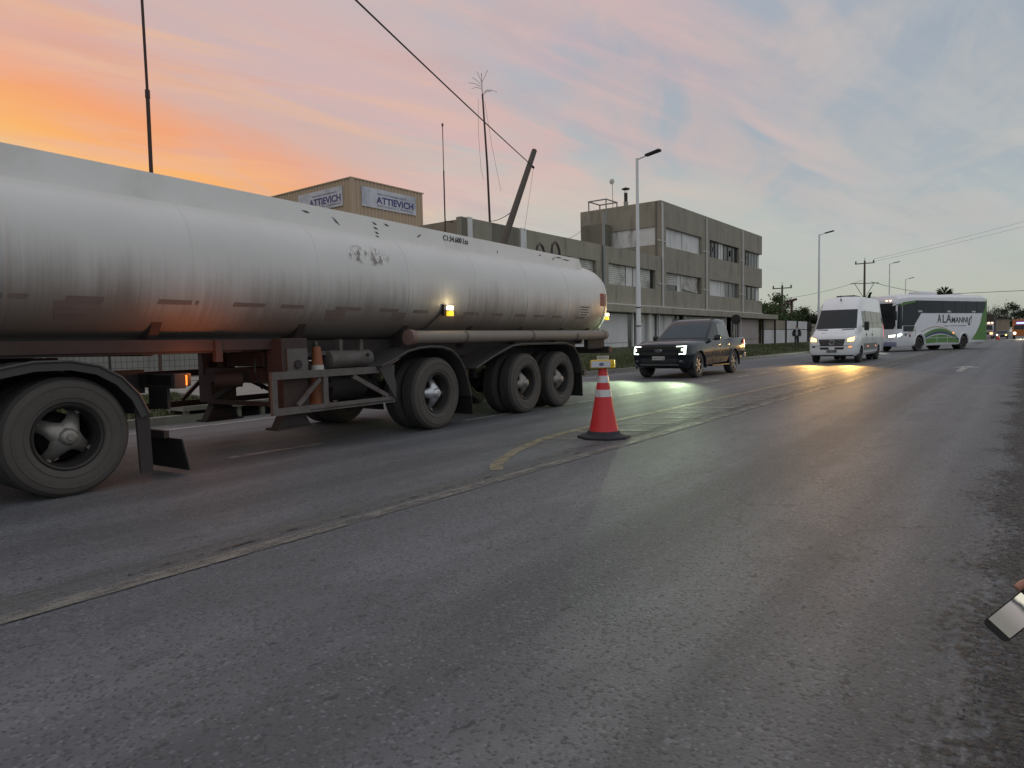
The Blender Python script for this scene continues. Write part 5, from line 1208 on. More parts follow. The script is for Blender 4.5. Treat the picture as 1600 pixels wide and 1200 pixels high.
pq('lower_grille', [(-.55, 0, .46), (.55, 0, .46), (.6, 0, .62), (-.6, 0, .62)], F, 'black_trim', .01, 8)
pq('skid_trim', [(-.62, 0, .415), (.62, 0, .415), (.64, 0, .44), (-.64, 0, .44)], F, 'chrome', .03, 10, 1)
np_ = pq('number_plate', [(-.2, 0, .575), (.2, 0, .575), (.2, 0, .685), (-.2, 0, .685)], F, 'plate_white', .035, 2, 2)
text_on('lettering', 'AG 471 KJ', .075, 'text_dark', np_, (0, -2.715, .63), (1, 0, 0), (0, 0, 1), .36, .003)
for sx, dv in ((1, Lf), (-1, Rt)):
    for y0 in (-.62, .08, 1.02): pq('door_seam', [(0, y0, .42), (0, y0+.012, .42), (0, y0+.03, 1.12), (0, y0+.018, 1.12)], dv, 'black_trim', .003, 1, 6)
    for y0 in (-.14, .74): pq('door_handle', [(0, y0, .98), (0, y0+.2, .985), (0, y0+.2, 1.015), (0, y0, 1.01)], dv, 'chrome', .03, 3, 1)
    b = MB(); b.bx(sx*.86, sx*.98, -.75, .85, .31, .36, 'black_trim'); b.build('side_step', pk, 0, .01)
    b = MB(); b.bx(sx*.93, sx*.99, -.60, -.56, 1.16, 1.20, 'black_trim'); b.add([(sx*.97, -.60, 1.14), (sx*1.16, -.56, 1.15), (sx*1.16, -.55, 1.32), (sx*.98, -.59, 1.31), (sx*.97, -.50, 1.14), (sx*1.16, -.48, 1.15), (sx*1.16, -.48, 1.32), (sx*.98, -.50, 1.31)], [(0, 1, 2, 3), (4, 7, 6, 5), (0, 4, 5, 1), (1, 5, 6, 2), (2, 6, 7, 3), (3, 7, 4, 0)], 'truck_paint'); b.build('mirror', pk, 35, .02)
    for yy in (FA, RA):      # flared arches
        b = MB(); P = [(sx*.945, yy+.50*math.cos(R(a)), TR_*.88+.50*math.sin(R(a))) for a in range(-8, 189, 14)]; b.tube(P, .035, 'truck_paint', 8); b.build('wheel_arch_flare', pk)
    wheel_part(pk, sx*.945, FA, TR_, .27, sx); wheel_part(pk, sx*.945, RA, TR_, .27, sx)
    pq('tail_lamp', [(0, 2.48, .86), (0, 2.57, .88), (0, 2.57, 1.16), (0, 2.46, 1.16)], dv, 'tail_red', .012, 2, 4)
b = MB(); b.bx(-.93, .93, 2.56, 2.78, .52, .68, 'chrome'); b.build('rear_bumper', pk, 0, .03)
b = MB(); b.bx(-.7, .7, -2.0, 2.3, .30, .42, 'black_trim'); b.build('underbody', pk, 0)
for sx in (1, -1): headlight_beam(pk, 'headlight_beam', (sx*.76, -2.75, .88), 500, (.76, 1, .60), R(72), -.085, .9, .05)

# ---------------------------------------------------------------- MINIBUS
VN_Y0 = 32.2
vn = thing('minibus', 'white high roof minibus with yellow lit headlights', 'minibus', (-6.77, VN_Y0+3.48, 0), R(0))
def vn_prof(s):
    y, w, zb, zs, wt, zt = s
    return [(0, zb), (w*.9, zb), (w*.985, zb+.1), (w, zb+.3), (w, zs*.7+zb*.3), (w*.985, zs), (wt+.04, zt-.16), (wt-.05, zt-.04), (wt*.6, zt), (0, zt+.02)]
st = [(-3.48, .80, .42, .82, .70, .95), (-3.44, .90, .34, .92, .80, 1.06), (-3.30, .965, .30, 1.02, .86, 1.19), (-3.05, .99, .29, 1.10, .88, 1.30), (-2.72, 1.0, .29, 1.18, .89, 1.40), (-2.45, 1.005, .29, 1.36, .86, 1.72), (-2.15, 1.01, .29, 1.42, .82, 2.08), (-1.9, 1.01, .29, 1.45, .80, 2.36), (-1.65, 1.01, .29, 1.5, .79, 2.58), (-1.3, 1.01, .29, 1.5, .78, 2.74), (-.9, 1.01, .29, 1.5, .77, 2.80), (0, 1.01, .29, 1.5, .77, 2.82), (2.2, 1.01, .30, 1.5, .77, 2.82), (3.2, 1.01, .33, 1.5, .77, 2.81), (3.42, .99, .38, 1.5, .75, 2.77), (3.48, .95, .45, 1.48, .70, 2.70)]
b = MB(); b.loft(body_secs(st, vn_prof), 'van_white'); body = b.build('body', vn, 40)
VF, VR, VT = -2.45, 1.87, .35
carve(body, [well(.62, 1.2, VF, VT), well(-1.2, -.62, VF, VT), well(.62, 1.2, VR, VT), well(-1.2, -.62, VR, VT)])
sk = Skin2(body)
def vq(name, c, d, m, off=.008, nx=6, ny=4, par=vn): b = MB(); sk.quad(b, c, d, m, off, nx, ny); return b.build(name, par, 30)
vq('windscreen', [(-.84, 0, 1.42), (.84, 0, 1.42), (.76, 0, 2.22), (-.76, 0, 2.22)], F, 'glass', .01, 10, 8)
for sx in (1, -1): vq('wiper_cowl', [(sx*.30, 0, 1.34), (sx*.78, 0, 1.37), (sx*.76, 0, 1.40), (sx*.28, 0, 1.375)], F, 'black_trim', .012, 4, 1)
b = MB(); b.tube([(0, -1.62, 2.58), (0, -1.70, 2.68)], .03, 'black_trim', 8); b.tube([(0, -1.70, 2.68), (0, -1.73, 2.84)], .008, 'black_trim', 5); b.build('roof_aerial', vn)
b = MB(); b.bx(-.4, .4, -.7, .9, 2.81, 2.87, 'black_trim'); b.build('roof_unit', vn, 30, .04)
gv = vq('grille', [(-.46, 0, .70), (.46, 0, .70), (.54, 0, .98), (-.54, 0, .98)], F, 'rim', .012, 8, 4)
for z in (.75, .81, .87, .93): vq('grille_bar', [(-.46, 0, z), (.46, 0, z), (.48, 0, z+.012), (-.48, 0, z+.012)], F, 'chrome', .02, 8, 1, gv)
b = MB(); b.tube([(.10*math.cos(R(a)), 0, .10*math.sin(R(a))) for a in range(0, 361, 20)], .012, 'chrome', 6)
for a in (90, 210, 330): b.bar((0, 0, 0), (.1*math.cos(R(a)), 0, .1*math.sin(R(a))), .014, .018, 'chrome')
eb = b.build('emblem', gv); eb.location = (0, -3.505, .84)
text_on('lettering', 'REMI  VIAJES  SAN', .075, 'blue_badge', vn, (0, -3.23, 1.215), (1, 0, 0), (0, -.5, .87), .95, .004)
for sx in (1, -1):
    hl = vq('headlight', [(sx*.58, 0, .84), (sx*.90, 0, .90), (sx*.92, 0, 1.10), (sx*.60, 0, 1.0)], F, 'chrome', .010, 5, 3)
    vq('lamp_lens', [(sx*.62, 0, .875), (sx*.87, 0, .90), (sx*.885, 0, 1.07), (sx*.64, 0, 1.0)], F, 'warm_head', .02, 4, 3, hl)
    vq('lower_vent', [(sx*.12, 0, .56), (sx*.46, 0, .56), (sx*.50, 0, .65), (sx*.12, 0, .65)], F, 'rim', .012, 4, 2)
    vq('fog_lamp', [(sx*.68, 0, .64), (sx*.80, 0, .65), (sx*.80, 0, .70), (sx*.68, 0, .69)], F, 'signal' if sx > 0 else 'rim', .014, 3, 2)
    wheel_part(vn, sx*.99, VF, VT, .24, sx, 'rim', 8); wheel_part(vn, sx*.99, VR, VT, .24, sx, 'rim', 8); wheel_part(vn, sx*.70, VR, VT, .22, sx, 'rim', 8, 'inner_wheel')
    b = MB(); b.bx(sx*1.0, sx*1.2, -2.42, -2.34, 1.48, 1.52, 'black_trim'); b.bx(sx*1.10, sx*1.28, -2.46, -2.30, 1.32, 1.68, 'black_trim'); b.build('mirror', vn, 30, .03)
np_ = vq('number_plate', [(-.2, 0, .44), (.2, 0, .44), (.2, 0, .54), (-.2, 0, .54)], F, 'rim', .03, 2, 2)
text_on('lettering', 'AF 804TK', .075, 'plate_white', np_, (0, -3.535, .49), (1, 0, 0), (0, 0, 1), .35, .003)
for sx, dv in ((1, Lf), (-1, Rt)):
    vq('front_window', [(0, -2.16, 1.42), (0, -1.30, 1.44), (0, -1.30, 2.14), (0, -1.78, 2.14)], dv, 'glass', .008, 5, 5)
    for y0, y1 in ((-1.2, .22), (.28, 1.70), (1.76, 3.16)): vq('side_window', [(0, y0, 1.44), (0, y1, 1.44), (0, y1, 2.16), (0, y0, 2.16)], dv, 'glass', .008, 4, 5)
    vq('lower_trim', [(0, -1.95, .50), (0, 1.35, .50), (0, 1.35, .78), (0, -1.95, .78)], dv, 'van_grey', .012, 6, 3)
    for y0 in (-1.25, .24): vq('door_seam', [(0, y0, .45), (0, y0+.014, .45), (0, y0+.014, 2.2), (0, y0, 2.2)], dv, 'van_grey', .004, 1, 8)
    for y0 in (-1.45, .0): vq('door_handle', [(0, y0, 1.10), (0, y0+.14, 1.10), (0, y0+.14, 1.18), (0, y0, 1.18)], dv, 'black_trim', .02, 2, 1)
    for y0 in (-1.1, .9): vq('side_marker', [(0, y0, .62), (0, y0+.1, .62), (0, y0+.1, .68), (0, y0, .68)], dv, 'signal', .02, 2, 1)
    vq('tail_lamp', [(0, 3.30, 1.0), (0, 3.42, 1.0), (0, 3.42, 1.6), (0, 3.30, 1.6)], dv, 'tail_red', .01, 2, 3)
b = MB(); b.bx(-.85, .85, -3.42, 3.3, .28, .40, 'black_trim'); b.build('underbody', vn, 0, .02)
for sx in (1, -1): headlight_beam(vn, 'headlight_beam', (sx*.76, -3.58, .96), 1250, (1, .55, .15), R(46), -.05, .9, .13)

for o in vn.children:
    if o.type == 'MESH': o.scale = (1, 1, 1.07)
# ---------------------------------------------------------------- COACH
BA = math.atan2(4.65, 11.06)
bs = thing('coach', 'white and green coach with lettering on its side swinging out behind the minibus', 'coach', (-6.95, 52.44, 0), -BA)
# local frame: near front corner at (0, 0), side plane x = 0, rear at y = 12, far side x = -2.5
BW, BL, BH = 2.5, 12.0, 3.62
def bs_prof(s):
    y, i, zb, zt = s; w = BW/2-i
    return [(0, zb), (w-.06, zb), (w, zb+.1), (w, .9), (w, 2.2), (w-.02, 2.9), (w-.06, zt-.22), (w-.28, zt-.04), (w*.5, zt), (0, zt+.03)]
st = [(.12, .25, .45, 2.9), (.02, .09, .36, 3.1), (.0, .02, .34, 3.2), (.25, .0, .33, 3.46), (.7, 0, .33, 3.52), (1.6, 0, .33, 3.60), (4, 0, .33, BH), (9, 0, .34, 3.68), (11.2, 0, .42, 3.70), (11.75, .02, .50, 3.66), (11.95, .10, .55, 3.5), (12.0, .2, .6, 3.3)]
st = [(.0, .30, .50, 3.08), (.03, .14, .40, 3.2)]+[(.12, .05, .36, 3.3)]+st[3:]
b = MB(); b.loft([[(x-BW/2, y, z) for x, y, z in r_] for r_ in body_secs(st, bs_prof)], 'bus_white'); body = b.build('body', bs, 40)
BF, BR, BT = 2.72, 8.55, .50
carve(body, [well(-.45, .2, BF, BT), well(-2.7, -2.05, BF, BT), well(-.62, .2, BR, BT), well(-2.7, -1.9, BR, BT)])
sk = Skin2(body)
def bq(name, c, d, m, off=.008, nx=6, ny=4, par=bs): b = MB(); sk.quad(b, c, d, m, off, nx, ny); return b.build(name, par, 30)
def side_sheet(name, poly, m, x, par=bs):
    b = MB(); n = len(poly); tri = tessellate_polygon([[Vector((p[0], p[1], 0)) for p in poly]])
    vs = [(x, y, z) for y, z in poly]+[(x-.012, y, z) for y, z in poly]
    b.add(vs, [tuple(t) for t in tri]+[(i, (i+1) % n, (i+1) % n+n, i+n) for i in range(n)], m); return b.build(name, par, 0)
SX = .006
# side glass band with the raked front window
side_sheet('side_glass_band', [(.62, 1.62), (2.05, 1.62), (2.9, 2.40), (11.15, 2.42), (11.5, 2.80), (11.6, 3.22), (2.2, 3.20), (.70, 3.06)], 'bus_glass', SX)
for y in (2.25, 3.95, 5.6, 7.2, 8.8, 10.3): side_sheet('window_post', [(y, 2.41), (y+.06, 2.41), (y+.06, 3.20), (y, 3.20)], 'black_trim', SX+.006)
side_sheet('driver_window', [(.75, 1.25), (1.95, 1.25), (2.1, 1.60), (.72, 1.60)], 'bus_glass', SX)
side_sheet('front_visor_stripe', [(.35, 2.98), (2.2, 3.20), (2.2, 3.10), (.36, 2.84)], 'bus_green', SX+.006)
for y in (2.5, 6.2, 9.6): side_sheet('window_sticker', [(y, 2.46), (y+.5, 2.46), (y+.5, 2.57), (y, 2.57)], 'plate_white', SX+.008)
# green tail, following a rising curve
cur = [(9.35+2.0*(1-math.cos(t*math.pi/2))**.8*1.0, .62+1.5*math.sin(t*math.pi/2)) for t in [i/10 for i in range(11)]]
cur = [(9.55, .62), (9.9, .82), (10.25, 1.08), (10.55, 1.38), (10.85, 1.75), (11.15, 2.42)]
side_sheet('green_tail_panel', cur+[(11.5, 2.80), (11.62, 3.24), (11.74, 3.44), (11.76, .58)], 'bus_green', SX+.003)
# rainbow hills low between the wheels
def arc_band(name, y0, y1, pk0, pk1, base0, base1, m, off, n=14):
    top = []; bot = []
    for i in range(n+1):
        t = i/n; y = y0+(y1-y0)*t; s = math.sin(math.pi*(t*.88+.12))
        top.append((y, base0+(pk0-base0)*s)); bot.append((y, base1+(pk1-base1)*s))
    return side_sheet(name, top+bot[::-1], m, SX+off)
arc_band('gold_arc', 2.9, 7.4, 1.56, 1.50, 1.02, .98, 'bus_gold', .002)
arc_band('green_arc', 3.3, 7.7, 1.42, 1.20, .84, .74, 'bus_green', .004)
arc_band('blue_arc', 3.4, 7.85, 1.24, 1.08, .72, .62, 'bus_blue', .006)
arc_band('green_hill', 3.45, 7.9, 1.02, .50, .60, .44, 'bus_green', .004)
side_sheet('pale_line', [(3.5, .82), (7.8, .84), (7.8, .815), (3.5, .795)], 'bus_white', SX+.010)
for y in (4.9, 6.3): side_sheet('panel_seam', [(y, .46), (y+.03, .46), (y+.03, 1.0), (y, 1.0)], 'bus_white', SX+.010)
side_sheet('gold_line', [(.4, 1.0), (2.2, 1.34), (2.2, 1.28), (.4, .95)], 'bus_gold', SX+.002)
text_on('lettering', 'A', .80, 'text_dark', bs, (SX+.004, 5.2, 2.02), (0, 1, 0), (0, 0, 1), .50, bold=.006); text_on('lettering', 'L', .74, 'text_dark', bs, (SX+.004, 5.82, 2.01), (0, 1, 0), (0, 0, 1), .46, bold=.006)
text_on('lettering', 'A', .78, 'text_dark', bs, (SX+.004, 6.44, 2.02), (0, 1, 0), (0, 0, 1), .72, bold=.006); text_on('lettering', 'MANNI', .52, 'text_dark', bs, (SX+.004, 7.95, 1.94), (0, 1, 0), (0, 0, 1), 2.2, bold=.004)
side_sheet('swoosh_mark', [(9.1, 1.62), (9.25, 2.07), (9.62, 2.27), (9.62, 1.97), (9.35, 1.60)], 'text_dark', SX+.006); side_sheet('swoosh_mark', [(9.28, 1.72), (9.36, 2.0), (9.55, 2.15), (9.54, 1.96), (9.36, 1.70)], 'bus_white', SX+.010)
text_on('lettering', 'viajes y turismo especiales', .10, 'sign_grey', bs, (SX+.004, 7.3, 1.58), (0, 1, 0), (0, 0, 1), 3.0)
for y in (2.2, 9.8): side_sheet('hatch_seam', [(y, .5), (y+.025, .5), (y+.025, 1.5), (y, 1.5)], 'bus_gold' if y < 3 else 'bus_white', SX+.004)
bq('side_marker', [(0, 7.0, 1.05), (0, 7.14, 1.05), (0, 7.14, 1.15), (0, 7.0, 1.15)], Lf, 'signal', .03, 2, 1)
bq('side_marker', [(0, .95, .98), (0, 1.12, .98), (0, 1.12, 1.14), (0, .95, 1.14)], Lf, 'bus_blue', .02, 2, 1); bq('tail_lamp', [(0, 1.45, .90), (0, 1.62, .90), (0, 1.62, 1.08), (0, 1.45, 1.08)], Lf, 'red_plate', .02, 2, 1)
for y in (BF, BR):
    b = MB(); P = [(.012, y+.66*math.cos(R(a)), .44+.66*math.sin(R(a))) for a in range(0, 181, 12)]; b.tube(P, .05, 'bus_white', 8); b.build('wheel_arch_trim', bs)
# front
bq('windscreen', [(-2.30, 0, 1.42), (-.12, 0, 1.42), (-.16, 0, 3.02), (-2.28, 0, 3.02)], F, 'glass', .012, 10, 8)
b = MB(); b.bx(-1.24, -1.20, -.02, .06, 1.42, 2.8, 'black_trim'); b.build('screen_post', bs, 0)
bq('windscreen', [(0, .10, 1.42), (0, .60, 1.42), (0, .62, 3.0), (0, .16, 2.95)], Lf, 'bus_glass', .010, 4, 6)
for sx in (-.35, -2.15):
    hl = bq('headlight', [(sx-.25, 0, .86), (sx+.25, 0, .90), (sx+.28, 0, 1.10), (sx-.28, 0, 1.06)], F, 'chrome', .012, 5, 3)
    bq('lamp_lens', [(sx-.2, 0, .90), (sx+.2, 0, .93), (sx+.22, 0, 1.06), (sx-.22, 0, 1.03)], F, 'cool_head', .022, 5, 3, hl)
bq('headlight', [(0, .14, .92), (0, .62, 1.04), (0, .5, 1.16), (0, .14, 1.08)], Lf, 'cool_head', .012, 4, 2)
for x in (-2.2, -1.95, -1.7, -.8, -.55): bq('roof_lamp', [(x, 0, 3.16), (x+.12, 0, 3.16), (x+.12, 0, 3.21), (x, 0, 3.21)], F, 'roof_lamp', .03, 2, 1)
b = MB(); b.bx(-2.45, -.05, -.06, .10, .36, .62, 'bus_skirt'); b.build('front_bumper', bs, 30, .04)
b = MB(); b.bx(-1.7, -.8, 4.2, 6.4, 3.62, 3.86, 'bus_white'); b.build('roof_unit', bs, 30, .1)
b = MB(); b.bx(-1.9, -.6, 8.6, 9.4, 3.66, 3.75, 'bus_white'); b.build('roof_hatch', bs, 30, .04)
for sx, side in ((-.02, 1), (-2.48, -1)):
    wheel_part(bs, sx, BF, BT, .28, side, 'rim', 8); wheel_part(bs, sx, BR, BT, .28, side, 'rim', 8); wheel_part(bs, sx-.34*side, BR, BT, .28, side, 'rim', 8, 'inner_wheel')
b = MB(); b.bx(-2.35, -.15, .3, 11.4, .36, .5, 'black_trim'); b.build('underbody', bs, 0)
b = MB(); b.bx(-.06, .10, -.32, -.16, 1.95, 2.5, 'black_trim'); b.tube([(-.1, .2, 2.95), (0, -.2, 2.85), (.02, -.24, 2.5)], .03, 'bus_green', 6); b.build('mirror', bs, 30, .02)
for sx in (-.3, -2.2): headlight_beam(bs, 'headlight_beam', (sx, -.12, .98), 450, (.92, 1, .78), R(64), -.06, .8)

for o in bs.children:
    if o.type == 'MESH': o.scale = (1, 1, 1.10)
# ---------------------------------------------------------------- TRAFFIC AT THE END OF THE ROAD
ft_ = thing('cargo_truck', 'pale fronted cargo truck with a tall dark load far down the road', 'truck', (-5.9, 152, 0), 0)
b = MB(); b.prism([(0, .55), (-.06, 1.6), (.25, 2.75), (1.9, 2.8), (1.9, .55)], 'X', -1.22, 1.22, 'truck_white'); b.build('cab', ft_, 0, .06)
b = MB(); b.add([(-1.08, -.10, 1.65), (1.08, -.10, 1.65), (1.02, .17, 2.5), (-1.02, .17, 2.5)], [(0, 1, 2, 3)], 'glass'); b.build('windscreen', ft_, 0)
b = MB(); b.bx(-1.0, 1.0, -.11, -.07, 1.15, 1.55, 'pink_wall'); b.bx(-.9, .9, -.12, -.07, .8, 1.1, 'rim'); b.build('grille', ft_, 0)
b = MB(); b.bx(-1.2, 1.2, -.15, 0, .45, .75, 'truck_white'); b.build('bumper', ft_, 0)
b = MB(); b.bx(-1.25, 1.25, 2.2, 13, 1.1, 4.5, 'tarp'); b.build('load', ft_, 0, .2)
for x in (-1, -.55, .0, .5, 1): b = MB(); b.bx(x-.16, x+.16, .1, .3, 2.82, 3.02, 'roof_lamp'); b.build('roof_lamp', ft_, 0)
for x in (-.9, .9): b = MB(); b.bx(x-.2, x+.2, -.19, -.1, .82, 1.08, 'warm_head'); b.build('headlight', ft_, 0); wheel_part(ft_, x*1.25, 1.1, .5, .3, 1 if x > 0 else -1, 'rim', 8); wheel_part(ft_, x*1.25, 9.5, .5, .3, 1 if x > 0 else -1, 'rim', 8)
fc = thing('traffic_cone', 'tiny red traffic cone far down the road beside the cargo truck', 'traffic cone', (-3.3, 128, 0))
b = MB(); b.lathe([(.24, .04), (.05, .95)], 'cone_red', 16); b.build('body', fc); b = MB(); b.bx(-.3, .3, -.3, .3, 0, .04, 'cone_base'); b.build('base', fc, 0); b = MB(); b.lathe([(.135, .55), (.10, .75)], 'cone_band', 16, caps=False); b.build('reflective_band', fc)
ot = thing('service_truck', 'orange truck with a blue beacon and bright headlights at the end of the road', 'truck', (-.6, 137, 0), 0)
b = MB(); b.prism([(0, .5), (-.05, 1.5), (.3, 2.4), (1.9, 2.45), (1.9, .5)], 'X', -1.1, 1.1, 'truck_orange'); b.build('cab', ot, 0, .05)
b = MB(); b.bx(-1.15, 1.15, 2.0, 7, .9, 3.2, 'truck_orange'); b.build('load_body', ot, 0, .05)
b = MB(); b.add([(-.95, -.06, 1.55), (.95, -.06, 1.55), (.9, .2, 2.25), (-.9, .2, 2.25)], [(0, 1, 2, 3)], 'glass'); b.build('windscreen', ot, 0)
b = MB(); b.bx(-.6, .6, .4, .7, 2.46, 2.7, 'blue_light'); b.build('blue_beacon', ot, 0, .04)
for x in (-.8, .8): b = MB(); b.lathe([(.01, -.09), (.17, -.09), (.19, 0)], 'cool_head', 14, 'Y', (x, -.03, .95)); b.build('headlight', ot); wheel_part(ot, x*1.3, 1, .45, .28, 1 if x > 0 else -1, 'rim', 8); wheel_part(ot, x*1.3, 5.5, .45, .28, 1 if x > 0 else -1, 'rim', 8)
wc = thing('parked_car', 'small dim car with one bright headlight between the far truck and the orange truck', 'car', (-3.2, 141, 0), 0)
b = MB(); b.prism([(0, .35), (-.02, .75), (.9, .95), (1.6, 1.42), (3.0, 1.45), (3.7, 1.0), (4.1, .95), (4.1, .35)], 'X', -.85, .85, 'truck_paint'); b.build('body', wc, 30, .06)
b = MB(); b.add([(-.7, .93, 1.0), (.7, .93, 1.0), (.62, 1.53, 1.38), (-.62, 1.53, 1.38)], [(0, 1, 2, 3)], 'glass'); b.build('windscreen', wc, 0)
for x in (-.6, .6): b = MB(); b.lathe([(.01, -.06), (.12, -.06), (.13, 0)], 'warm_head' if x > 0 else 'cool_head', 14, 'Y', (x, -.01, .68)); b.build('headlight', wc); wheel_part(wc, x*1.35, .8, .31, .2, 1 if x > 0 else -1, 'rim', 8); wheel_part(wc, x*1.35, 3.2, .31, .2, 1 if x > 0 else -1, 'rim', 8)
headlight_beam(ot, 'headlight_beam', (0, -.2, .95), 1200, (1, .86, .55), R(60), -.03, .8)
hs = thing('roadside_building', 'low dim building among the trees at the end of the road', 'building', (-10, 190, 0))
b = MB(); b.bx(-7, 7, 0, 8, 0, 4.2, 'beige_concrete'); b.build('wall', hs, 0); b = MB(); b.bx(-7.4, 7.4, -.4, 8.4, 4.2, 4.5, 'tarp'); b.build('roof', hs, 0)

# ================================================================== PEOPLE
def skin_mesh(name, pts, edges, radii, root=0, sub=2):
    me = bpy.data.meshes.new(name); me.from_pydata([tuple(p) for p in pts], edges, []); o = bpy.data.objects.new(name, me); col.objects.link(o)
    sm = o.modifiers.new('s', 'SKIN'); sl = me.skin_vertices[0].data
    for i, r in enumerate(radii): sl[i].radius = (r, r) if isinstance(r, (int, float)) else r
    for i in range(len(pts)): sl[i].use_root = (i == root)
    sb = o.modifiers.new('d', 'SUBSURF'); sb.levels = sub; sb.render_levels = sub
    m2 = evaluated(o); bpy.data.objects.remove(o); return m2
def figure(root, Hh, lean, armL, armR, mats, step=.1, feet=.12):
    """one continuous body standing at the root's origin facing -y; armL/armR: elbow and wrist points"""
    k = Hh/1.75; V = lambda x, y, z: Vector((x*k, y*k, z*k))
    pts = [V(0, 0, .95), V(0, .0, 1.12), V(0, .01, 1.32), V(0, .01, 1.44), V(0, 0, 1.51), V(0, -.02, 1.61), V(0, -.02, 1.69)]
    rad = [(.155, .115), (.15, .10), (.175, .115), (.12, .085), .058, (.084, .102), (.066, .08)]
    ed = [(0, 1), (1, 2), (2, 3), (3, 4), (4, 5), (5, 6)]
    for sx, arm in ((1, armL), (-1, armR)):
        i = len(pts); el, wr = Vector(arm[0])*k, Vector(arm[1])*k; hd = wr+(wr-el).normalized()*.09*k
        pts += [V(sx*.19, .01, 1.40), el, wr, hd]; rad += [.062, .047, .033, (.036, .022)]; ed += [(3, i), (i, i+1), (i+1, i+2), (i+2, i+3)]
    for sx in (1, -1):
        i = len(pts); pts += [V(sx*.095, 0, .86), V(sx*.11, -step*.2*sx, .48), V(sx*.12, -step*.5*sx+.02, .09), V(sx*.13, -step*.5*sx-.12, .04)]
        rad += [.092, .064, .048, (.045, .035)]; ed += [(0, i), (i, i+1), (i+1, i+2), (i+2, i+3)]
    rad = [(r[0]*k, r[1]*k) if isinstance(r, tuple) else r*k for r in rad]
    me = skin_mesh('body', pts, ed, rad); me.name = 'body'
    for m in mats: me.materials.append(MT[m])          # skin, top, trousers, shoes, inner shirt
    for p in me.polygons:
        c = p.center/k
        p.use_smooth = True
        if c.z > 1.485: p.material_index = 0
        elif c.z < .075: p.material_index = 3
        elif c.z < .93 and abs(c.x) < .21: p.material_index = 2
        elif abs(c.x) > .2 and c.z < Vector(armL[1]).z+.02 and c.z < 1.1: p.material_index = 0
        else: p.material_index = 4 if (abs(c.x) < .085 and c.y < -.03) else 1
    o = bpy.data.objects.new('body', me); col.objects.link(o); o.parent = root
    cb_ = MB(); cs = []                      # the jacket: a closed tube round the trunk, open at the hem
    for z, rx, ry in ((.84, .195, .15), (.90, .19, .145), (1.05, .178, .13), (1.2, .188, .135), (1.33, .205, .14), (1.42, .17, .115), (1.475, .085, .08)):
        cs.append([(rx*math.cos(2*math.pi*j/24)*k, (ry*math.sin(2*math.pi*j/24)+.005)*k, z*k) for j in range(24)])
    if mats[4] == 'jacket': cb_.loft(cs, 'jacket', caps=False); cb_.build('jacket', root, 60)
    for sx in (1, -1):
        sb_ = MB(); fy = -step*.5*sx; ss = []
        for y, w, h in ((.09, .03, .05), (.06, .042, .085), (0, .046, .09), (-.06, .048, .06), (-.13, .044, .045), (-.165, .02, .03)):
            ss.append([((sx*.125+w*math.cos(2*math.pi*j/12))*k, (fy+y)*k, max(.004, h*.5+h*.55*math.sin(2*math.pi*j/12))*k) for j in range(12)])
        sb_.loft(ss, 'rubber'); sb_.build('shoe', root, 60)
    hb = MB(); hd = []
    for i in range(7):
        t = i/6; z = 1.635+.112*t; w = .093*math.sqrt(max(.0, 1-t*t*.96)); hd.append([(w*math.cos(2*math.pi*j/16)*k, (-.005+(w*1.12 if math.sin(2*math.pi*j/16) > 0 else w*.95)*math.sin(2*math.pi*j/16)+(.02 if z < 1.7 else 0))*k, z*k) for j in range(16)])
    hb.loft(hd, 'hair'); hb.build('hair', root, 60)
    fb = MB()
    for sx in (1, -1): fb.lathe([(.001, -.012), (.011, -.006), (.012, .0)], 'black_trim', 8, 'Y', (sx*.03*k, -.112*k, 1.63*k))
    fb.prism([(-.012, 1.585), (.012, 1.585), (.004, 1.625), (-.004, 1.625)], 'Y', -.142, -.10, 'skin'); fb.prism([(-.022, 1.557), (.022, 1.557), (.018, 1.565), (-.018, 1.565)], 'Y', -.118, -.10, 'pipe_cap')
    fb.build('face', root, 60)
    return o
pz = verge_z(-14.8, 57.9)
m1p = thing('person', 'person standing on the verge in a dark open jacket over a white shirt', 'person', (-14.8, 57.9, pz), R(14))
figure(m1p, 1.75, 0, ((.33, .03, 1.13), (.30, -.06, .90)), ((-.33, .03, 1.13), (-.30, -.06, .90)), ('skin', 'jacket', 'trousers', 'rubber', 'shirt'))
jb = MB()
for sx in (1, -1):
    jb.add([(sx*.10, -.13, 1.40), (sx*.21, -.09, 1.40), (sx*.30, -.02, .88), (sx*.16, -.15, .88), (sx*.11, -.11, 1.40), (sx*.20, -.05, 1.40), (sx*.28, .04, .88), (sx*.17, -.12, .88)], [(0, 1, 2, 3), (4, 7, 6, 5), (0, 4, 5, 1), (1, 5, 6, 2), (2, 6, 7, 3), (3, 7, 4, 0)], 'jacket')
jb.build('jacket_flap', m1p, 50)

# the person with the phone stands just outside the picture; only the fingertips and the phone show
def campt(px, py, d): return Vector((0, 0, CAM_H))+(crt*(px-800)-cup*(py-600)+fwd*FPX).normalized()*d*1.3
PD = 1.56
A_ = campt(1534, 972, PD); B_ = campt(1571, 1006, PD); wdt = (B_-A_); ex = wdt.normalized()
up_ = (campt(1588, 925, PD)-A_); ey = (up_-ex*up_.dot(ex)).normalized(); ez_ = ex.cross(ey).normalized()
if ez_.dot(fwd) > 0: ez_ = -ez_
PW, PL, PT_ = wdt.length, .162, .0085
ph = thing('phone', 'smartphone held slanted at the edge of the road with its screen lit', 'phone', tuple(A_+ex*PW/2+ey*PL/2))
ph.rotation_mode = 'QUATERNION'; ph.rotation_quaternion = Matrix((ex, ey, ex.cross(ey))).transposed().to_quaternion()
zf = 1 if ex.cross(ey).dot(ez_) > 0 else -1
b = MB(); rr = .011; ol_ = []
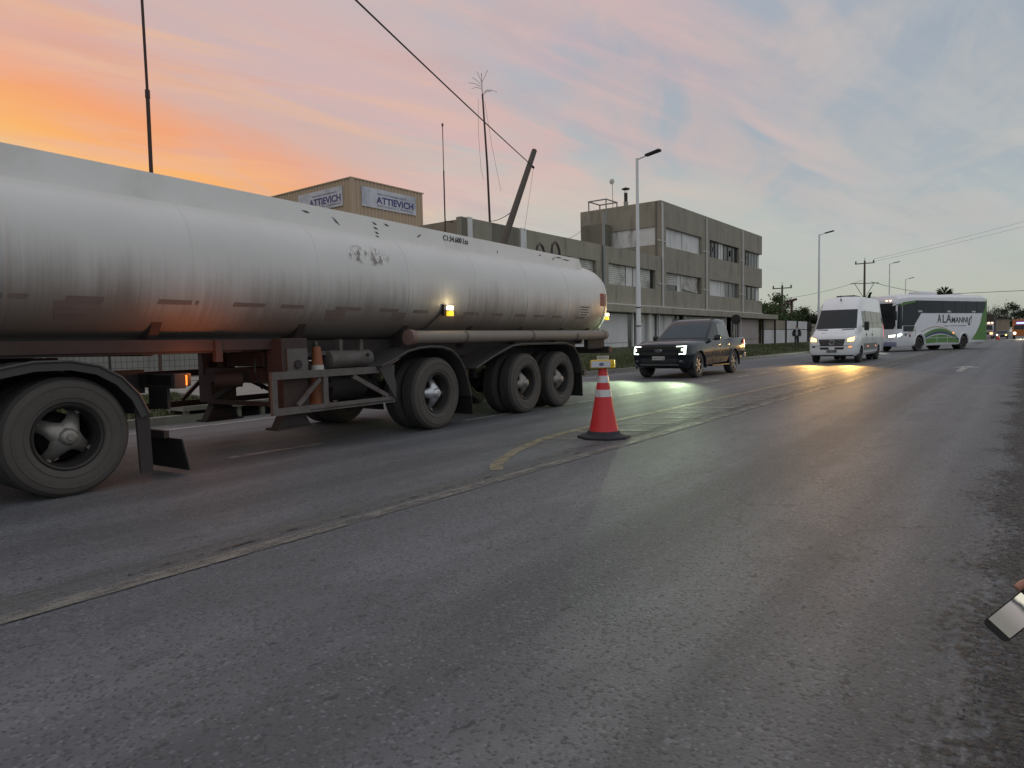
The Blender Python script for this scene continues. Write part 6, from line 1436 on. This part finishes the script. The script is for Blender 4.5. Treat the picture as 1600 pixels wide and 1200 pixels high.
for cx_, cy_, a0 in ((PW/2-rr, PL/2-rr, 0), (-PW/2+rr, PL/2-rr, 90), (-PW/2+rr, -PL/2+rr, 180), (PW/2-rr, -PL/2+rr, 270)):
    for kk in range(5): a = R(a0+22.5*kk); ol_.append((cx_+rr*math.cos(a), cy_+rr*math.sin(a)))
b.prism(ol_, 'Z', -PT_/2, PT_/2, 'rubber'); b.build('case', ph, 0, .0015)
def screen_mat():
    m = MatB('phone_picture'); sx = m.n('ShaderNodeSeparateXYZ'); m.l(m.coord(), sx.inputs[0]); yv = sx.outputs[1]
    nz = m.noise(45, 4, .6); yy = m.math('ADD', yv, m.math('MULTIPLY', m.math('SUBTRACT', nz, .5), .016))
    k = m.mix(m.smooth(yv, -.05, .0), (.19, .18, .16), (.33, .30, .29)); k = m.mix(m.smooth(yy, -.006, .004), k, (.05, .05, .055)); k = m.mix(m.smooth(yy, .006, .016), k, (.80, .76, .62))
    m.color((.02, .02, .02)); m.l(k, m.b.inputs['Emission Color']); m.set(Emission_Strength=.9, Roughness=.15); return m.m
MT['phone_picture'] = screen_mat()
b = MB(); b.bx(-PW/2+.003, PW/2-.003, -PL/2+.016, PL/2-.052, zf*PT_/2, zf*(PT_/2+.0006), 'phone_picture'); b.build('screen', ph, 0)
for x, y in ((-.018, .045), (.012, .038), (-.004, .06)): b = MB(); b.bx(x-.002, x+.002, y-.003, y+.003, zf*PT_/2, zf*(PT_/2+.0007), 'plate_white'); b.build('screen_icon', ph, 0)
# body of the holder, standing beside the camera's view
hand = A_+ex*PW*.72+ey*PL*1.02
sh_p = hand+Vector((0, 0, .66))+crt*.10; fac = math.atan2(-fwd.x, fwd.y)
hp_root = thing('person', 'person in dark clothes at the edge of the photo holding the lit phone', 'person', (sh_p.x+crt.x*.22, sh_p.y+crt.y*.22, 0), 0)
hp_root.rotation_euler = (0, 0, YAW+math.pi)        # faces away from the lens, along the view
bpy.context.view_layer.update()
inv = hp_root.matrix_world.inverted(); wl = inv @ (hand+crt*.045+Vector((0, 0, .055))); sl = inv @ sh_p
sgn = 1 if wl.x > 0 else -1
arm_h = ((wl.x*.55+sl.x*.45+.02*sgn, .05, 1.10), tuple(wl)); arm_o = ((-sgn*.30, .03, 1.13), (-sgn*.29, -.05, .90))
figure(hp_root, 1.75, 0, arm_h if sgn > 0 else arm_o, arm_o if sgn > 0 else arm_h, ('skin', 'jacket', 'trousers', 'rubber', 'jacket'))
# the hand: palm and five fingers closed on the phone's upper end
wr = hand+crt*.045+Vector((0, 0, .055)); pc = hand+crt*.012+ey*.012
fp = [wr, pc-ez_*.012]; fe = [(0, 1)]; fr_ = [.026, (.034, .02)]
grip = []
i = len(fp); fp += [A_+ex*.002+ey*.150-ez_*.004, A_-ex*.0065+ey*.128+ez_*.001, A_-ex*.0085+ey*.108+ez_*.006]; fr_ += [.011, .0105, .0092]; fe += [(1, i), (i, i+1), (i+1, i+2)]
for j in range(4):
    base = pc-ex*(.030-.019*j)+ey*(.0-.004*j); r0 = .0095-.0006*j
    kn = base+ez_*.0-ez_*.018-ey*.012; md = kn-ey*.022+ez_*.006-ex*.012; tp = md+ez_*.016-ex*.012-ey*.004
    i = len(fp); fp += [kn, md, tp]; fr_ += [r0, r0*.95, r0*.82]; fe += [(1, i), (i, i+1), (i+1, i+2)]
tb = wr.lerp(pc, .5)+ez_*.012; i = len(fp); fp += [tb, A_+ex*PW*.30+ey*PL*.955+ez_*.016, A_+ex*PW*.08+ey*PL*.80+ez_*.013]; fr_ += [.014, .0115, .0095]; fe += [(0, i), (i, i+1), (i+1, i+2)]
hm = skin_mesh('hand', [inv @ p for p in fp], fe, fr_, 1, 2); hm.materials.append(MT['skin'])
for p in hm.polygons: p.use_smooth = True
ho = bpy.data.objects.new('hand', hm); col.objects.link(ho); ho.parent = hp_root

# the other hand hangs relaxed
ow = Vector(arm_o[1]); od = (ow-Vector(arm_o[0])).normalized(); oc_ = ow+od*.07; fwd_l = Vector((0, -1, 0)); side_l = od.cross(fwd_l).normalized(); acr = side_l.cross(od).normalized()
op = [ow, oc_]; oe = [(0, 1)]; orr = [.026, (.034, .018)]
for j in range(4):
    b0 = oc_+acr*(.028-.019*j)+od*.028; m0 = b0+od*(.030-.003*abs(j-1))+side_l*.006; t0 = m0+od*(.028-.003*abs(j-1))+side_l*.012
    i = len(op); op += [b0, m0, t0]; orr += [.0095, .009, .0078]; oe += [(1, i), (i, i+1), (i+1, i+2)]
i = len(op); op += [ow.lerp(oc_, .5)+acr*.03, ow.lerp(oc_, .9)+acr*.052+side_l*.01, oc_+acr*.056+od*.024+side_l*.016]; orr += [.013, .011, .009]; oe += [(0, i), (i, i+1), (i+1, i+2)]
om = skin_mesh('hand', op, oe, orr, 1, 2); om.materials.append(MT['skin'])
for q_ in om.polygons: q_.use_smooth = True
oh = bpy.data.objects.new('hand', om); col.objects.link(oh); oh.parent = hp_root
